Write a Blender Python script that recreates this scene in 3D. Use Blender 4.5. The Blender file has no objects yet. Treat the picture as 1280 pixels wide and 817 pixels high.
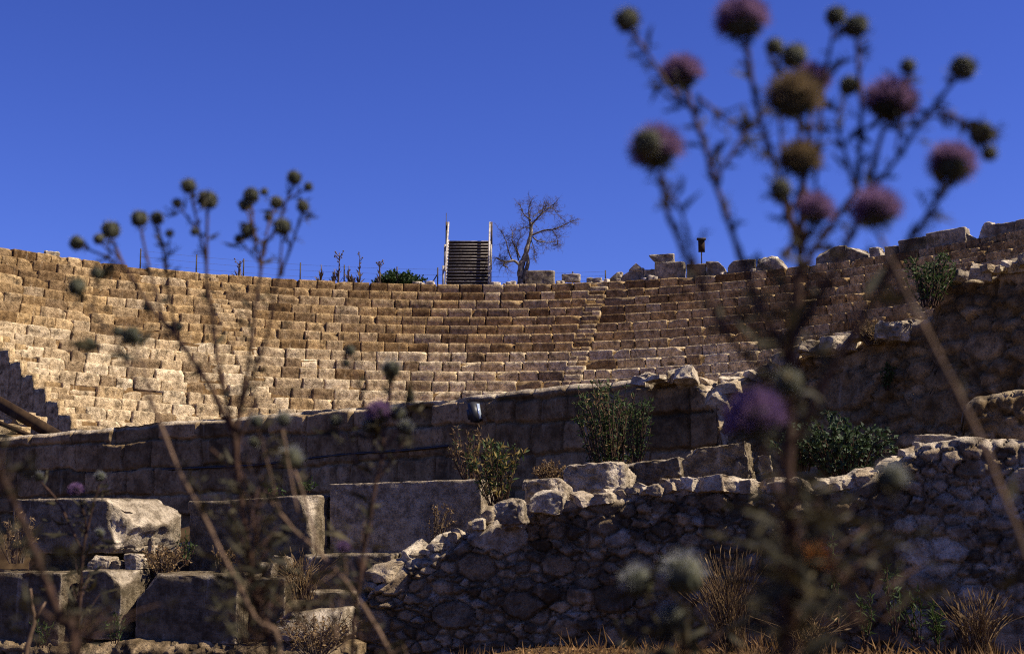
import bpy, math, random
import numpy as np
from mathutils import Vector, Matrix

scene = bpy.context.scene
COL = scene.collection
random.seed(7)
rng = np.random.default_rng(7)

# ------------------------------------------------------------------ camera maths
FPX = 1778.0
PITCH = math.atan((660 - 408.5) / FPX)
CP, SP = math.cos(PITCH), math.sin(PITCH)
EYE = np.array([0.0, 0.0, 1.1])


def at(px, py, Y):
    """world point at depth Y seen at photo pixel (px, py)"""
    xc, yc = (px - 640) / FPX, (408.5 - py) / FPX
    d = np.array([xc, CP - yc * SP, SP + yc * CP])
    return EYE + d * (Y / d[1])


def px_of(p):
    q = np.asarray(p) - EYE
    return 640 + FPX * q[0] / (q[1] * CP + q[2] * SP)


# ------------------------------------------------------------------ noise
def _hash(i, j, k, seed):
    with np.errstate(over='ignore'):
        h = (i.astype(np.uint32) * np.uint32(374761393) + j.astype(np.uint32) * np.uint32(668265263)
             + k.astype(np.uint32) * np.uint32(2246822519) + np.uint32((seed * 3266489917) & 0xffffffff))
        h = (h ^ (h >> np.uint32(13))) * np.uint32(1274126177)
        h = h ^ (h >> np.uint32(16))
    return h.astype(np.float64) / 4294967295.0


def vnoise(P, seed=0):
    P = np.asarray(P, float)
    F = np.floor(P)
    I = F.astype(np.int64)
    u = P - F
    u = u * u * (3 - 2 * u)
    out = 0
    for a in (0, 1):
        wa = u[:, 0] if a else 1 - u[:, 0]
        for b in (0, 1):
            wb = u[:, 1] if b else 1 - u[:, 1]
            for c in (0, 1):
                wc = u[:, 2] if c else 1 - u[:, 2]
                out = out + wa * wb * wc * _hash(I[:, 0] + a, I[:, 1] + b, I[:, 2] + c, seed)
    return out * 2 - 1


def fbm(P, seed=0, octv=4, gain=.5):
    P = np.asarray(P, float)
    s, a, n = 0, 1.0, 0
    for o in range(octv):
        s = s + a * vnoise(P * (2.03 ** o) + o * 17.3, seed + o)
        n += a
        a *= gain
    return s / n


def sstep(a, b, x):
    t = np.clip((np.asarray(x, float) - a) / (b - a), 0, 1)
    return t * t * (3 - 2 * t)


# ------------------------------------------------------------------ mesh buffer
class MB:
    def __init__(self):
        self.V, self.F, self.A, self.n = [], [], [], 0

    def add(self, V, F, attr=None):
        V = np.asarray(V, float)
        self.V.append(V)
        F = [tuple(int(i) + self.n for i in f) for f in F] if not isinstance(F, np.ndarray) else F + self.n
        self.F.append(F)
        if attr is None:
            attr = (.5, .5, .5, 1)
        attr = np.asarray(attr, float)
        if attr.ndim == 1:
            attr = np.tile(attr, (len(V), 1))
        self.A.append(attr)
        self.n += len(V)

    def tube(self, pts, rad, sides=5, attr=None, cap=True):
        pts = np.asarray(pts, float)
        n = len(pts)
        rad = np.broadcast_to(np.asarray(rad, float), (n,))
        T = np.gradient(pts, axis=0)
        T /= np.linalg.norm(T, axis=1)[:, None] + 1e-12
        up = np.array([0.31, 0.87, 0.39])
        A = np.cross(T, up)
        A /= np.linalg.norm(A, axis=1)[:, None] + 1e-12
        B = np.cross(T, A)
        ang = np.arange(sides) * 2 * math.pi / sides
        V = (pts[:, None, :] + rad[:, None, None] * (np.cos(ang)[None, :, None] * A[:, None, :] + np.sin(ang)[None, :, None] * B[:, None, :])).reshape(-1, 3)
        F = []
        for i in range(n - 1):
            for j in range(sides):
                a, b = i * sides + j, i * sides + (j + 1) % sides
                F.append((a, b, b + sides, a + sides))
        if cap:
            F.append(tuple(range(sides - 1, -1, -1)))
            F.append(tuple(range((n - 1) * sides, n * sides)))
        self.add(V, F, attr)

    def box(self, c, h, rot=None, attr=None):
        q = np.array([(x, y, z) for x in (-1, 1) for y in (-1, 1) for z in (-1, 1)], float) * np.asarray(h)
        if rot is not None:
            q = q @ np.array(rot).T
        self.add(q + np.asarray(c), [(0, 1, 3, 2), (4, 6, 7, 5), (0, 4, 5, 1), (2, 3, 7, 6), (0, 2, 6, 4), (1, 5, 7, 3)], attr)

    def blade(self, p, d, ln, w, side=None, curl=0.0, attr=None):
        """leaf: folded diamond of two tips"""
        p = np.asarray(p, float)
        d = np.asarray(d, float)
        d = d / (np.linalg.norm(d) + 1e-9)
        if side is None:
            side = rng.normal(size=3)
        s = np.cross(d, side)
        s /= np.linalg.norm(s) + 1e-9
        nn = np.cross(s, d)
        V = [p, p + d * ln * .45 + s * w * .5 + nn * w * .15, p + d * ln * .5 - nn * w * .08, p + d * ln * .45 - s * w * .5 + nn * w * .15, p + d * ln - nn * curl * ln]
        self.add(V, [(0, 1, 2), (0, 2, 3), (1, 4, 2), (2, 4, 3)], attr)

    def verts(self):
        return np.concatenate(self.V)

    def mesh(self, name, mat, off=(0, 0, 0), smooth=False):
        V = self.verts() - np.asarray(off)
        me = bpy.data.meshes.new(name)
        tot = []
        idx = []
        for F in self.F:
            if isinstance(F, np.ndarray):
                idx.append(F.reshape(-1))
                tot.append(np.full(len(F), F.shape[1]))
            else:
                idx.append(np.array([i for f in F for i in f]))
                tot.append(np.array([len(f) for f in F]))
        idx = np.concatenate(idx).astype(np.int32)
        tot = np.concatenate(tot).astype(np.int32)
        start = np.concatenate([[0], np.cumsum(tot)[:-1]]).astype(np.int32)
        me.vertices.add(len(V))
        me.vertices.foreach_set('co', V.reshape(-1).astype(np.float32))
        me.loops.add(len(idx))
        me.loops.foreach_set('vertex_index', idx)
        me.polygons.add(len(tot))
        me.polygons.foreach_set('loop_start', start)
        me.polygons.foreach_set('loop_total', tot)
        me.update(calc_edges=True)
        me.validate()
        if smooth:
            me.polygons.foreach_set('use_smooth', np.ones(len(me.polygons), bool))
        at_ = me.attributes.new('stone', 'FLOAT_COLOR', 'POINT')
        at_.data.foreach_set('color', np.concatenate(self.A).reshape(-1).astype(np.float32))
        me.materials.append(mat)
        return me


ORIGIN = {}


def setp(o, label=None, cat=None, group=None, kind=None):
    if label: o['label'] = label
    if cat: o['category'] = cat
    if group: o['group'] = group
    if kind: o['kind'] = kind
    return o


def thing(name, loc, label, cat, group=None):
    o = bpy.data.objects.new(name, None)
    o.empty_display_size = .2
    o.location = Vector(loc)
    COL.objects.link(o)
    ORIGIN[o.name] = np.asarray(loc, float)
    return setp(o, label, cat, group)


def obj(name, mb, mat, parent=None, smooth=False):
    """one mesh object from world-space vertices"""
    if parent is not None:
        off = ORIGIN[parent.name]
    else:
        V = mb.verts()
        off = np.array([(V[:, 0].min() + V[:, 0].max()) / 2, (V[:, 1].min() + V[:, 1].max()) / 2, V[:, 2].min()])
    o = bpy.data.objects.new(name, mb.mesh(name, mat, off, smooth))
    COL.objects.link(o)
    if parent is not None:
        o.parent = parent
    else:
        o.location = Vector(off)
    ORIGIN[o.name] = off
    return o


# ------------------------------------------------------------------ materials
def new_mat(name):
    m = bpy.data.materials.new(name)
    m.use_nodes = True
    nt = m.node_tree
    b = nt.nodes['Principled BSDF']
    b.inputs['Specular IOR Level'].default_value = .15
    b.inputs['Roughness'].default_value = .9
    return m, nt, b


def N(nt, t, **kw):
    n = nt.nodes.new(t)
    for k, v in kw.items():
        setattr(n, k, v)
    return n


def mixc(nt, fac, a, b, mode='MIX'):
    n = N(nt, 'ShaderNodeMix', data_type='RGBA', blend_type=mode)
    for s, v in ((n.inputs[0], fac), (n.inputs[6], a), (n.inputs[7], b)):
        if hasattr(v, 'is_output'):
            nt.links.new(v, s)
        elif isinstance(v, (int, float)):
            s.default_value = v
        else:
            s.default_value = (*v, 1)
    return n.outputs[2]


def ramp(nt, src, a, b, lo=0.0, hi=1.0):
    n = N(nt, 'ShaderNodeMapRange')
    n.interpolation_type = 'SMOOTHSTEP'
    n.inputs[1].default_value = a
    n.inputs[2].default_value = b
    n.inputs[3].default_value = lo
    n.inputs[4].default_value = hi
    nt.links.new(src, n.inputs[0])
    return n.outputs[0]


def noise_tex(nt, scale, detail=6, rough=.6, obj_coord=True, dist=0.0):
    tc = N(nt, 'ShaderNodeNewGeometry')
    n = N(nt, 'ShaderNodeTexNoise')
    n.inputs['Scale'].default_value = scale
    n.inputs['Detail'].default_value = detail
    n.inputs['Roughness'].default_value = rough
    n.inputs['Distortion'].default_value = dist
    nt.links.new(tc.outputs['Position'], n.inputs['Vector'])
    return n.outputs['Fac']


def stone_mat(name, dark, light, pale, stain, stain_amt, scale=1.0, bump=.5, bdist=.03, pits=.35):
    """R of attribute 'stone' = tone of that stone, G = how pale it is, by weathering and by sunlight painted in"""
    m, nt, b = new_mat(name)
    a = N(nt, 'ShaderNodeAttribute', attribute_name='stone')
    sp = N(nt, 'ShaderNodeSeparateColor')
    nt.links.new(a.outputs['Color'], sp.inputs[0])
    base = mixc(nt, sp.outputs[0], dark, light)
    base = mixc(nt, sp.outputs[1], base, pale)
    mott = noise_tex(nt, 3.2 * scale, 10, .72)
    base = mixc(nt, 1.0, base, mixc(nt, ramp(nt, mott, .36, .64), (.5, .47, .44), (1.3, 1.3, 1.3)), 'MULTIPLY')
    st = noise_tex(nt, 1.3 * scale, 9, .7, dist=.6)
    base = mixc(nt, ramp(nt, st, .53, .68, 0, stain_amt), base, stain)
    fine = noise_tex(nt, 22 * scale, 6, .7)
    base = mixc(nt, ramp(nt, fine, .54, .66, 0, .75), base, (stain[0] * 1.6, stain[1] * 1.6, stain[2] * 1.6))
    geo = N(nt, 'ShaderNodeNewGeometry')
    vm = N(nt, 'ShaderNodeVectorMath', operation='MULTIPLY')
    vm.inputs[1].default_value = (3.5 * scale, 3.5 * scale, .45 * scale)
    nt.links.new(geo.outputs['Position'], vm.inputs[0])
    sn = N(nt, 'ShaderNodeTexNoise')
    sn.inputs['Scale'].default_value = 1.0
    sn.inputs['Detail'].default_value = 7
    sn.inputs['Roughness'].default_value = .7
    nt.links.new(vm.outputs[0], sn.inputs['Vector'])
    base = mixc(nt, ramp(nt, sn.outputs['Fac'], .52, .74, 0, .42), base, stain)
    base = mixc(nt, ramp(nt, sn.outputs['Fac'], .44, .28, 0, .35), base, pale)
    vo = N(nt, 'ShaderNodeTexVoronoi')
    vo.inputs['Scale'].default_value = 16 * scale
    nt.links.new(geo.outputs['Position'], vo.inputs['Vector'])
    pit = ramp(nt, vo.outputs['Distance'], .30, .12, 0, pits)
    base = mixc(nt, pit, base, stain)
    nt.links.new(base, b.inputs['Base Color'])
    bp = N(nt, 'ShaderNodeBump')
    bp.inputs['Strength'].default_value = bump
    bp.inputs['Distance'].default_value = bdist
    h = N(nt, 'ShaderNodeMath', operation='ADD')
    nt.links.new(noise_tex(nt, 14 * scale, 9, .7), h.inputs[0])
    nt.links.new(mott, h.inputs[1])
    nt.links.new(h.outputs[0], bp.inputs['Height'])
    nt.links.new(bp.outputs[0], b.inputs['Normal'])
    b.inputs['Roughness'].default_value = .95
    b.inputs['Specular IOR Level'].default_value = .05
    return m


def plain_mat(name, c1, c2, scale=8, rough=.85, spec=.15, bump=0.0, stretch=None):
    m, nt, b = new_mat(name)
    f = noise_tex(nt, scale, 5, .6)
    a = N(nt, 'ShaderNodeAttribute', attribute_name='stone')
    sp = N(nt, 'ShaderNodeSeparateColor')
    nt.links.new(a.outputs['Color'], sp.inputs[0])
    c = mixc(nt, ramp(nt, f, .3, .7), c1, c2)
    tone = N(nt, 'ShaderNodeMapRange')
    tone.inputs[3].default_value = .55
    tone.inputs[4].default_value = 1.45
    nt.links.new(sp.outputs[0], tone.inputs[0])
    cc = N(nt, 'ShaderNodeCombineColor')
    for i in range(3):
        nt.links.new(tone.outputs[0], cc.inputs[i])
    c = mixc(nt, 1.0, c, cc.outputs[0], 'MULTIPLY')
    nt.links.new(c, b.inputs['Base Color'])
    b.inputs['Roughness'].default_value = rough
    b.inputs['Specular IOR Level'].default_value = spec
    if bump:
        bp = N(nt, 'ShaderNodeBump')
        bp.inputs['Strength'].default_value = bump
        bp.inputs['Distance'].default_value = .02
        nt.links.new(f, bp.inputs['Height'])
        nt.links.new(bp.outputs[0], b.inputs['Normal'])
    return m


def leaf_mat(name, c1, c2, trans=.25, scale=9, spec=.2):
    m = plain_mat(name, c1, c2, scale, .7, spec)
    nt = m.node_tree
    b = nt.nodes['Principled BSDF']
    out = nt.nodes['Material Output']
    t = N(nt, 'ShaderNodeBsdfTranslucent')
    t.inputs[0].default_value = (*[x * 1.3 for x in c2], 1)
    mx = N(nt, 'ShaderNodeMixShader')
    mx.inputs[0].default_value = trans
    nt.links.new(b.outputs[0], mx.inputs[1])
    nt.links.new(t.outputs[0], mx.inputs[2])
    nt.links.new(mx.outputs[0], out.inputs['Surface'])
    return m


M = {}
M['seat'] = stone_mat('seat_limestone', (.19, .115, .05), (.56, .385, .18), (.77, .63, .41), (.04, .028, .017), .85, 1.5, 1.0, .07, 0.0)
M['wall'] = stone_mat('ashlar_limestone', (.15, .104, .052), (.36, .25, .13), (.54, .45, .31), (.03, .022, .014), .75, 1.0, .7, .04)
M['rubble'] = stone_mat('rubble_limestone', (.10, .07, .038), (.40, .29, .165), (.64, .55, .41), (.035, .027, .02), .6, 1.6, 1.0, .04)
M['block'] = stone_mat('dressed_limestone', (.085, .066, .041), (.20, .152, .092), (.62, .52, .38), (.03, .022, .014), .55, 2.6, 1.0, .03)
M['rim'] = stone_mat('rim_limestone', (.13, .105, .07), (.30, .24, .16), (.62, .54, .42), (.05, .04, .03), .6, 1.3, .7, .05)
M['earth'] = plain_mat('dry_earth', (.035, .022, .012), (.085, .055, .028), 2.5, 1, .02, .6)
M['core'] = plain_mat('packed_fill', (.06, .042, .025), (.11, .08, .045), 3, 1, .02, .4)
M['wood'] = plain_mat('weathered_timber', (.07, .05, .035), (.16, .115, .08), 6, .85, .1, .3)
M['greywood'] = plain_mat('grey_timber', (.20, .175, .15), (.38, .34, .30), 5, .85, .1, .3)
M['brownwood'] = plain_mat('brown_timber', (.022, .013, .008), (.055, .032, .016), 4, .8, .1, .3)
M['bark'] = plain_mat('dead_bark', (.05, .04, .03), (.27, .23, .18), 5, .9, .05, .4)
M['twig'] = plain_mat('dead_twig', (.07, .05, .038), (.16, .12, .09), 5, .9, .05)
M['iron'] = plain_mat('rusty_iron', (.03, .022, .018), (.06, .045, .035), 9, .7, .3)
M['black'] = plain_mat('black_plastic', (.012, .012, .014), (.022, .022, .025), 9, .5, .4)
M['bush'] = leaf_mat('bush_leaf', (.018, .035, .01), (.045, .08, .022), .15)
M['green'] = leaf_mat('weed_leaf', (.016, .03, .007), (.05, .08, .02), .2)
M['yellow'] = leaf_mat('yellowing_leaf', (.12, .085, .025), (.24, .17, .05), .25)
M['ivy'] = leaf_mat('caper_leaf', (.015, .029, .009), (.042, .068, .024), .15, spec=.35)
M['dry'] = leaf_mat('dry_leaf', (.10, .06, .028), (.24, .155, .07), .2)
M['grass'] = leaf_mat('dry_grass', (.08, .042, .018), (.29, .165, .065), .25)
M['tstem'] = plain_mat('thistle_stem', (.03, .018, .012), (.08, .044, .028), 30, .8, .1)
M['palestem'] = plain_mat('pale_stem', (.085, .055, .034), (.18, .115, .07), 30, .8, .1)
M['tleaf'] = leaf_mat('thistle_leaf', (.018, .017, .008), (.055, .043, .019), .12, 30)
M['bract'] = leaf_mat('thistle_bract', (.04, .045, .025), (.10, .095, .05), .15, 60)
M['petal'] = leaf_mat('purple_floret', (.095, .05, .105), (.235, .14, .25), .28, 60)
M['tan'] = leaf_mat('withered_floret', (.085, .06, .035), (.17, .12, .065), .3, 60)
M['hair'] = leaf_mat('white_down', (.17, .17, .145), (.34, .34, .30), .4, 60)
M['budhair'] = leaf_mat('bud_down', (.32, .32, .29), (.6, .6, .55), .45, 60)
M['rust'] = leaf_mat('rust_floret', (.30, .12, .03), (.45, .2, .06), .3, 60)


def glass_mat():
    m, nt, b = new_mat('lamp_glass')
    b.inputs['Base Color'].default_value = (.5, .58, .68, 1)
    b.inputs['Roughness'].default_value = .12
    b.inputs['Specular IOR Level'].default_value = .8
    b.inputs['Metallic'].default_value = .4
    return m


M['glass'] = glass_mat()

# ------------------------------------------------------------------ stone shapes
_tmpl = {}


def template(nx, ny, nz):
    k = (nx, ny, nz)
    if k in _tmpl:
        return _tmpl[k]
    V, F = {}, []

    def vid(p):
        q = (round(p[0], 5), round(p[1], 5), round(p[2], 5))
        if q not in V:
            V[q] = len(V)
        return V[q]
    n = (nx, ny, nz)
    for ax in range(3):
        u, w = (ax + 1) % 3, (ax + 2) % 3
        for s in (-1, 1):
            for i in range(n[u]):
                for j in range(n[w]):
                    c = []
                    for di, dj in ((0, 0), (1, 0), (1, 1), (0, 1)):
                        p = [0, 0, 0]
                        p[ax] = s
                        p[u] = -1 + 2 * (i + di) / n[u]
                        p[w] = -1 + 2 * (j + dj) / n[w]
                        c.append(vid(p))
                    F.append(tuple(c if s > 0 else c[::-1]))
    r = (np.array(list(V.keys())), np.array(F, int))
    _tmpl[k] = r
    return r


def rblock(h, r=.05, amp=.02, freq=4.0, n=(6, 4, 4), seed=0, cuts=(), rvar=.6, crag=0.0, give_lit_wear=False):
    """a hewn or broken stone: box with uneven rounded edges, noise and broken-off planes"""
    q, F = template(*n)
    q = np.sign(q) * (1 - (1 - np.abs(q)) ** 1.4)
    h = np.asarray(h, float)
    P = q * h
    rr = r * (.55 + rvar * 5 * np.maximum(0, fbm(P * freq * 1.1 + seed * 3.7, seed, 3)) ** 1.3)
    rr = np.minimum(np.maximum(rr, .004), h.min() * .98)[:, None]
    # pull grid lines that fall inside the rounding out to it
    c = np.clip(P, -(h - rr), h - rr)
    d = P - c
    L = np.linalg.norm(d, axis=1)[:, None]
    d = d / (L + 1e-9)
    P = c + rr * d
    lit_wear = sstep(.02, .9, L[:, 0] / (rr[:, 0] + 1e-9)) * (np.abs(d).max(1) < .97) * .55  # rounded edges paler: wear, plus sunlight painted into the colour
    for i, (nn, dist, rough) in enumerate(cuts):
        nn = np.asarray(nn, float)
        nn = nn / np.linalg.norm(nn)
        e = P @ nn - dist - rough * fbm(P * freq * .8 + 9.1 * i + seed, seed + 31 + i, 4, .6)
        P = P - np.maximum(e, 0)[:, None] * nn
        lit_wear = np.maximum(lit_wear, sstep(.0, .04, e) * .9)  # broken faces paler: fresh stone, plus painted brightness for sunlit ends
    P = P + d * (amp * fbm(P * freq + seed * 1.3, seed + 5, 4, .55))[:, None]
    if crag:
        P = P - d * (crag * 2 * np.abs(fbm(P * freq * 1.7 * np.array([1, 1, 1.6]) + seed * .7, seed + 15, 5, .6)))[:, None]
    if give_lit_wear:
        return P, F, lit_wear
    return P, F


def rotz(a):
    c, s = math.cos(a), math.sin(a)
    return np.array([[c, -s, 0], [s, c, 0], [0, 0, 1]])


def rotm(ax, a):
    return np.array(Matrix.Rotation(a, 3, ax))


# ------------------------------------------------------------------ terrain
def terrain_z(x, y):
    x = np.asarray(x, float)
    y = np.asarray(y, float)
    low = -.75 + .74 * sstep(-2.2, .3, x)
    low = low * sstep(3, 8, y) + (-.15) * (1 - sstep(3, 8, y))
    st = 15.2 - 1.2 * sstep(-2.2, -.2, x)
    t = sstep(0, 2.2, y - st)
    zt = .98 + .02 * np.clip(y, 0, 30) + .13 * sstep(-2.5, 2.5, x) - .55 * (1 - sstep(-5.5, -2.8, x))
    return low * (1 - t) + zt * t


def axis(segs):
    out = []
    for a, b, s in segs:
        out += list(np.arange(a, b, s))
    out.append(segs[-1][1])
    return np.array(out)


gx = axis([(-3000, -300, 300), (-300, -30, 30), (-30, -12, 2), (-12, 11, .22), (11, 30, 2), (30, 300, 30), (300, 3000, 300)])
gy = axis([(-3000, -300, 300), (-300, -20, 20), (-20, 0, 2), (0, 9, .6), (9, 24, .18), (24, 44, 1), (44, 300, 32), (300, 3000, 300)])
X, Y = np.meshgrid(gx, gy)
P = np.stack([X.ravel(), Y.ravel(), terrain_z(X.ravel(), Y.ravel())], 1)
near = (np.abs(P[:, 0]) < 15) & (P[:, 1] < 40) & (P[:, 1] > -5)
P[near, 2] += .05 * fbm(P[near] * 1.7, 3, 4)
nx, ny = len(gx), len(gy)
ii, jj = np.meshgrid(np.arange(nx - 1), np.arange(ny - 1))
a = (jj * nx + ii).ravel()
mb = MB()
mb.add(P, np.stack([a, a + 1, a + nx + 1, a + nx], 1))
setp(obj('ground', mb, M['earth'], None, True), kind='structure')

# ------------------------------------------------------------------ theatre seating (cavea)
R0, CX, CY, ZR, RISE, TREAD = 25.2, -1.85, 42.8, 12.8, .493, .64
NROW = 20


def polar(th, r, z):
    return np.array([CX + r * math.cos(th), CY + r * math.sin(th), z])


cavea = thing('theatre_seating', polar(math.pi / 2, R0 - 10, 1.0), 'curved bank of ancient limestone theatre seats rising behind the walls', 'theatre seating')
AIS = [math.radians(33), math.radians(76.1), math.radians(119), math.radians(150.5)]
TH0 = math.radians(12)
AW = .42


def seat_block(mb, th, w, k, seed, zadj=0, radj=0, lowered=0.0):
    r = R0 - k * TREAD
    left = sstep(math.radians(95), math.radians(120), th)
    worn_or_lit = 1.0 if k >= 8 else .0
    paleness = np.clip((.62 if k >= 8 else .08) + random.gauss(0, .16), 0, 1)
    dep = TREAD + .12
    jit = .005 + .015 * left + .010 * worn_or_lit
    hh = (RISE + .03) / 2
    hz = (w / 2 - .010 - random.random() ** 3 * .03, dep / 2, hh - lowered / 2)
    cuts = []
    u = random.random()
    if u < .22 + .22 * left + .2 * worn_or_lit:
        nv = np.array([random.choice((-1, 1)) * random.uniform(.1, 1), -random.uniform(.5, 1.2), random.uniform(.5, 1.3)])
        nv /= np.linalg.norm(nv)
        cuts.append((nv, float(np.abs(nv) @ np.array(hz)) - random.uniform(.06, .2), .09))
    P, F = rblock(hz, .016 + .02 * worn_or_lit + .01 * left, .008 + .014 * worn_or_lit + .008 * left, 6.0, (9, 3, 6), seed, cuts)
    rec = (P[:, 1] < -dep * .2) * sstep(.04, -.05, P[:, 2])
    P[:, 1] += .055 * rec        # seats are undercut below the lip
    P = P @ rotz(th - math.pi / 2 + random.gauss(0, .005 + .012 * left)).T
    P = P @ rotm('Y', random.gauss(0, .004 + .01 * left)).T
    c = polar(th, r + dep / 2 + random.gauss(0, jit) + radj, ZR - k * RISE - hh - lowered / 2 + random.gauss(0, jit * .6) + zadj)
    tone = np.clip(random.gauss(.5, .27), 0, 1)
    if random.random() < .12:
        tone, paleness = 0, paleness * .3
    mb.add(P + c, F, (tone, paleness, random.random(), 1))


sd = 100
for k in range(NROW):
    r = R0 - k * TREAD
    lim = [TH0] + AIS
    for wdg in range(len(AIS)):
        t0 = lim[wdg] + (AW / r if wdg else 0)
        t1 = lim[wdg + 1] - AW / r
        mb = MB()
        th = t0
        first = True
        while th < t1 - .15 / r:
            w = random.uniform(.66, 1.3)
            if t1 - th - w / r < .35 / r:
                w = (t1 - th) * r
            low = 0
            if wdg == 3 and random.random() < .08:
                low = random.uniform(.05, .24)
            seat_block(mb, th + w / r / 2, w, k, sd, lowered=low)
            sd += 1
            th += w / r
        obj('seat_row', mb, M['seat'], cavea)
# aisle flights: two low steps to each row of seats
for ai, ath in enumerate(AIS):
    mb = MB()
    for k in range(NROW):
        for half in (0, 1):
            r = R0 - k * TREAD - half * TREAD * .5 + .36
            left_, right_ = -AW, (1.12 if ai == 3 else AW)
            z = ZR - k * RISE - half * RISE * .5 - .02
            n = random.choice((1, 1, 2)) + (ai == 3)
            for q in range(n):
                w = (right_ - left_) / n
                P, F = rblock((w / 2 - .008, .30, .15), .04, .02, 6, (5, 4, 4), sd)
                sd += 1
                off = (left_ + w * (q + .5)) / r
                P = P @ rotz(ath - math.pi / 2 + random.gauss(0, .03)).T
                mb.add(P + polar(ath + off, r + random.gauss(0, .03), z - .15 + random.gauss(0, .02)), F, (random.random() * .8, np.clip((.1 if k < 8 else .45) + random.gauss(0, .2), 0, 1), .5, 1))
    obj('aisle_steps', mb, M['seat'], cavea)
# packed fill under the seats
mb = MB()
prof = []
for k in range(NROW):
    r, z = R0 - k * TREAD + .10, ZR - k * RISE - .09
    prof += [(r + TREAD, z), (r, z)]
prof += [(R0 - NROW * TREAD + .7, 0)]
ths = np.linspace(TH0, AIS[-1] + 1.1 / 18, 90)
Vv = [polar(t, r, z) for (r, z) in prof for t in ths]
n = len(ths)
Ff = [(i * n + j, i * n + j + 1, (i + 1) * n + j + 1, (i + 1) * n + j) for i in range(len(prof) - 1) for j in range(n - 1)]
mb.add(Vv, Ff, (.0, .0, .5, 1))
for s, t in ((0, TH0), (1, ths[-1])):   # close the two ends of the fill
    m = len(prof)
    cap = [polar(t, r, z) for r, z in prof] + [polar(t, R0 + .74, 0)]
    mb.add(cap, [tuple(range(m + 1)) if s else tuple(range(m, -1, -1))])
obj('packed_fill', mb, M['seat'], cavea)

# stepped end wall at the left end of the seats
ew = thing('stepped_end_wall', polar(AIS[-1] + .06, 16, 1.0), 'stepped stone parapet in shade at the left end of the seats', 'wall')
ath = AIS[-1]
dirr = np.array([math.cos(ath), math.sin(ath), 0])
tang = np.array([-math.sin(ath), math.cos(ath), 0])
for k in range(6, 19):
    r = R0 - k * TREAD
    zt = ZR - k * RISE + .56
    hh = (zt - .6) / 2
    mb = MB()
    P, F = rblock((TREAD / 2 - .004, .12, hh), .015, .008, 4, (5, 4, 10), sd)
    sd += 1
    # local x radial, local y tangential
    Wm = np.stack([dirr, tang, [0, 0, 1]], 1)
    mb.add(P @ Wm.T + np.array([CX, CY, 0]) + dirr * (r + TREAD / 2) + tang * (AW + .95) + np.array([0, 0, .6 + hh]), F, (.75 + random.uniform(-.2, .2), .25, .5, 1))
    obj('parapet_step', mb, M['seat'], ew)

# hill around the top of the theatre
mb = MB()
hp = [(R0 + .52, ZR - .5), (R0 + .55, ZR - .07), (R0 + 2, ZR - .05), (R0 + 9, ZR - .1), (R0 + 20, ZR - .6), (R0 + 45, ZR - 5), (R0 + 90, 0.2)]
ths = np.radians(np.linspace(2, 164, 140))
Vv = np.array([polar(t, r, z) for (r, z) in hp for t in ths])
Vv[:, 2] += .05 * fbm(Vv * .8, 8, 3) * (np.hypot(Vv[:, 0] - CX, Vv[:, 1] - CY) > R0 + 1)
n = len(ths)
Ff = [(i * n + j, i * n + j + 1, (i + 1) * n + j + 1, (i + 1) * n + j)[::-1] for i in range(len(hp) - 1) for j in range(n - 1)]
mb.add(Vv, Ff)
setp(obj('hill', mb, M['earth'], None, True), kind='structure')


def rim_point(px, dr=.4, z=ZR):
    lo, hi = math.radians(10), math.radians(160)
    for _ in range(50):
        mid = (lo + hi) / 2
        if px_of(polar(mid, R0 + dr, z)) > px:
            lo = mid
        else:
            hi = mid
    return polar((lo + hi) / 2, R0 + dr, z)


# ------------------------------------------------------------------ stones along the rim
def place_stone(name, x0, y0, x1, y1, Y, zbase, label, cat='stone', mat='rim', depth=None, yaw=0, r=.05, amp=.03, n=(12, 8, 8), cuts=(), tone=.6, paleness=.3, seed=None, tilt=0, group=None, freq=4.0, crag=0.0):
    global sd
    sd += 1
    a, b = at(x0, y1, Y), at(x1, y0, Y)
    w, h = b[0] - a[0], b[2] - a[2]
    d = depth if depth else w * .8
    P, F, lit_wear = rblock((w / 2, d / 2, h / 2), min(r, .45 * min(w, h)), amp, freq, n, seed or sd, cuts, .6, crag, True)
    P = P @ rotm('Y', tilt).T @ rotz(yaw).T
    zb = a[2] if zbase is None else zbase
    c = np.array([(a[0] + b[0]) / 2, Y + d / 2, zb + h / 2])
    mb = MB()
    lit_wear = np.clip(paleness * .6 + lit_wear * (.5 + .6 * fbm(P * 5, 3, 3)), 0, 1)  # stone's own paleness plus the painted sunlit edges and breaks
    mb.add(P + c, F, np.stack([lit_wear * 0 + tone, lit_wear, lit_wear * 0 + .5, lit_wear * 0 + 1], 1))
    o = obj(name, mb, M[mat], None, False)
    setp(o, label, cat, group)
    return o


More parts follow.
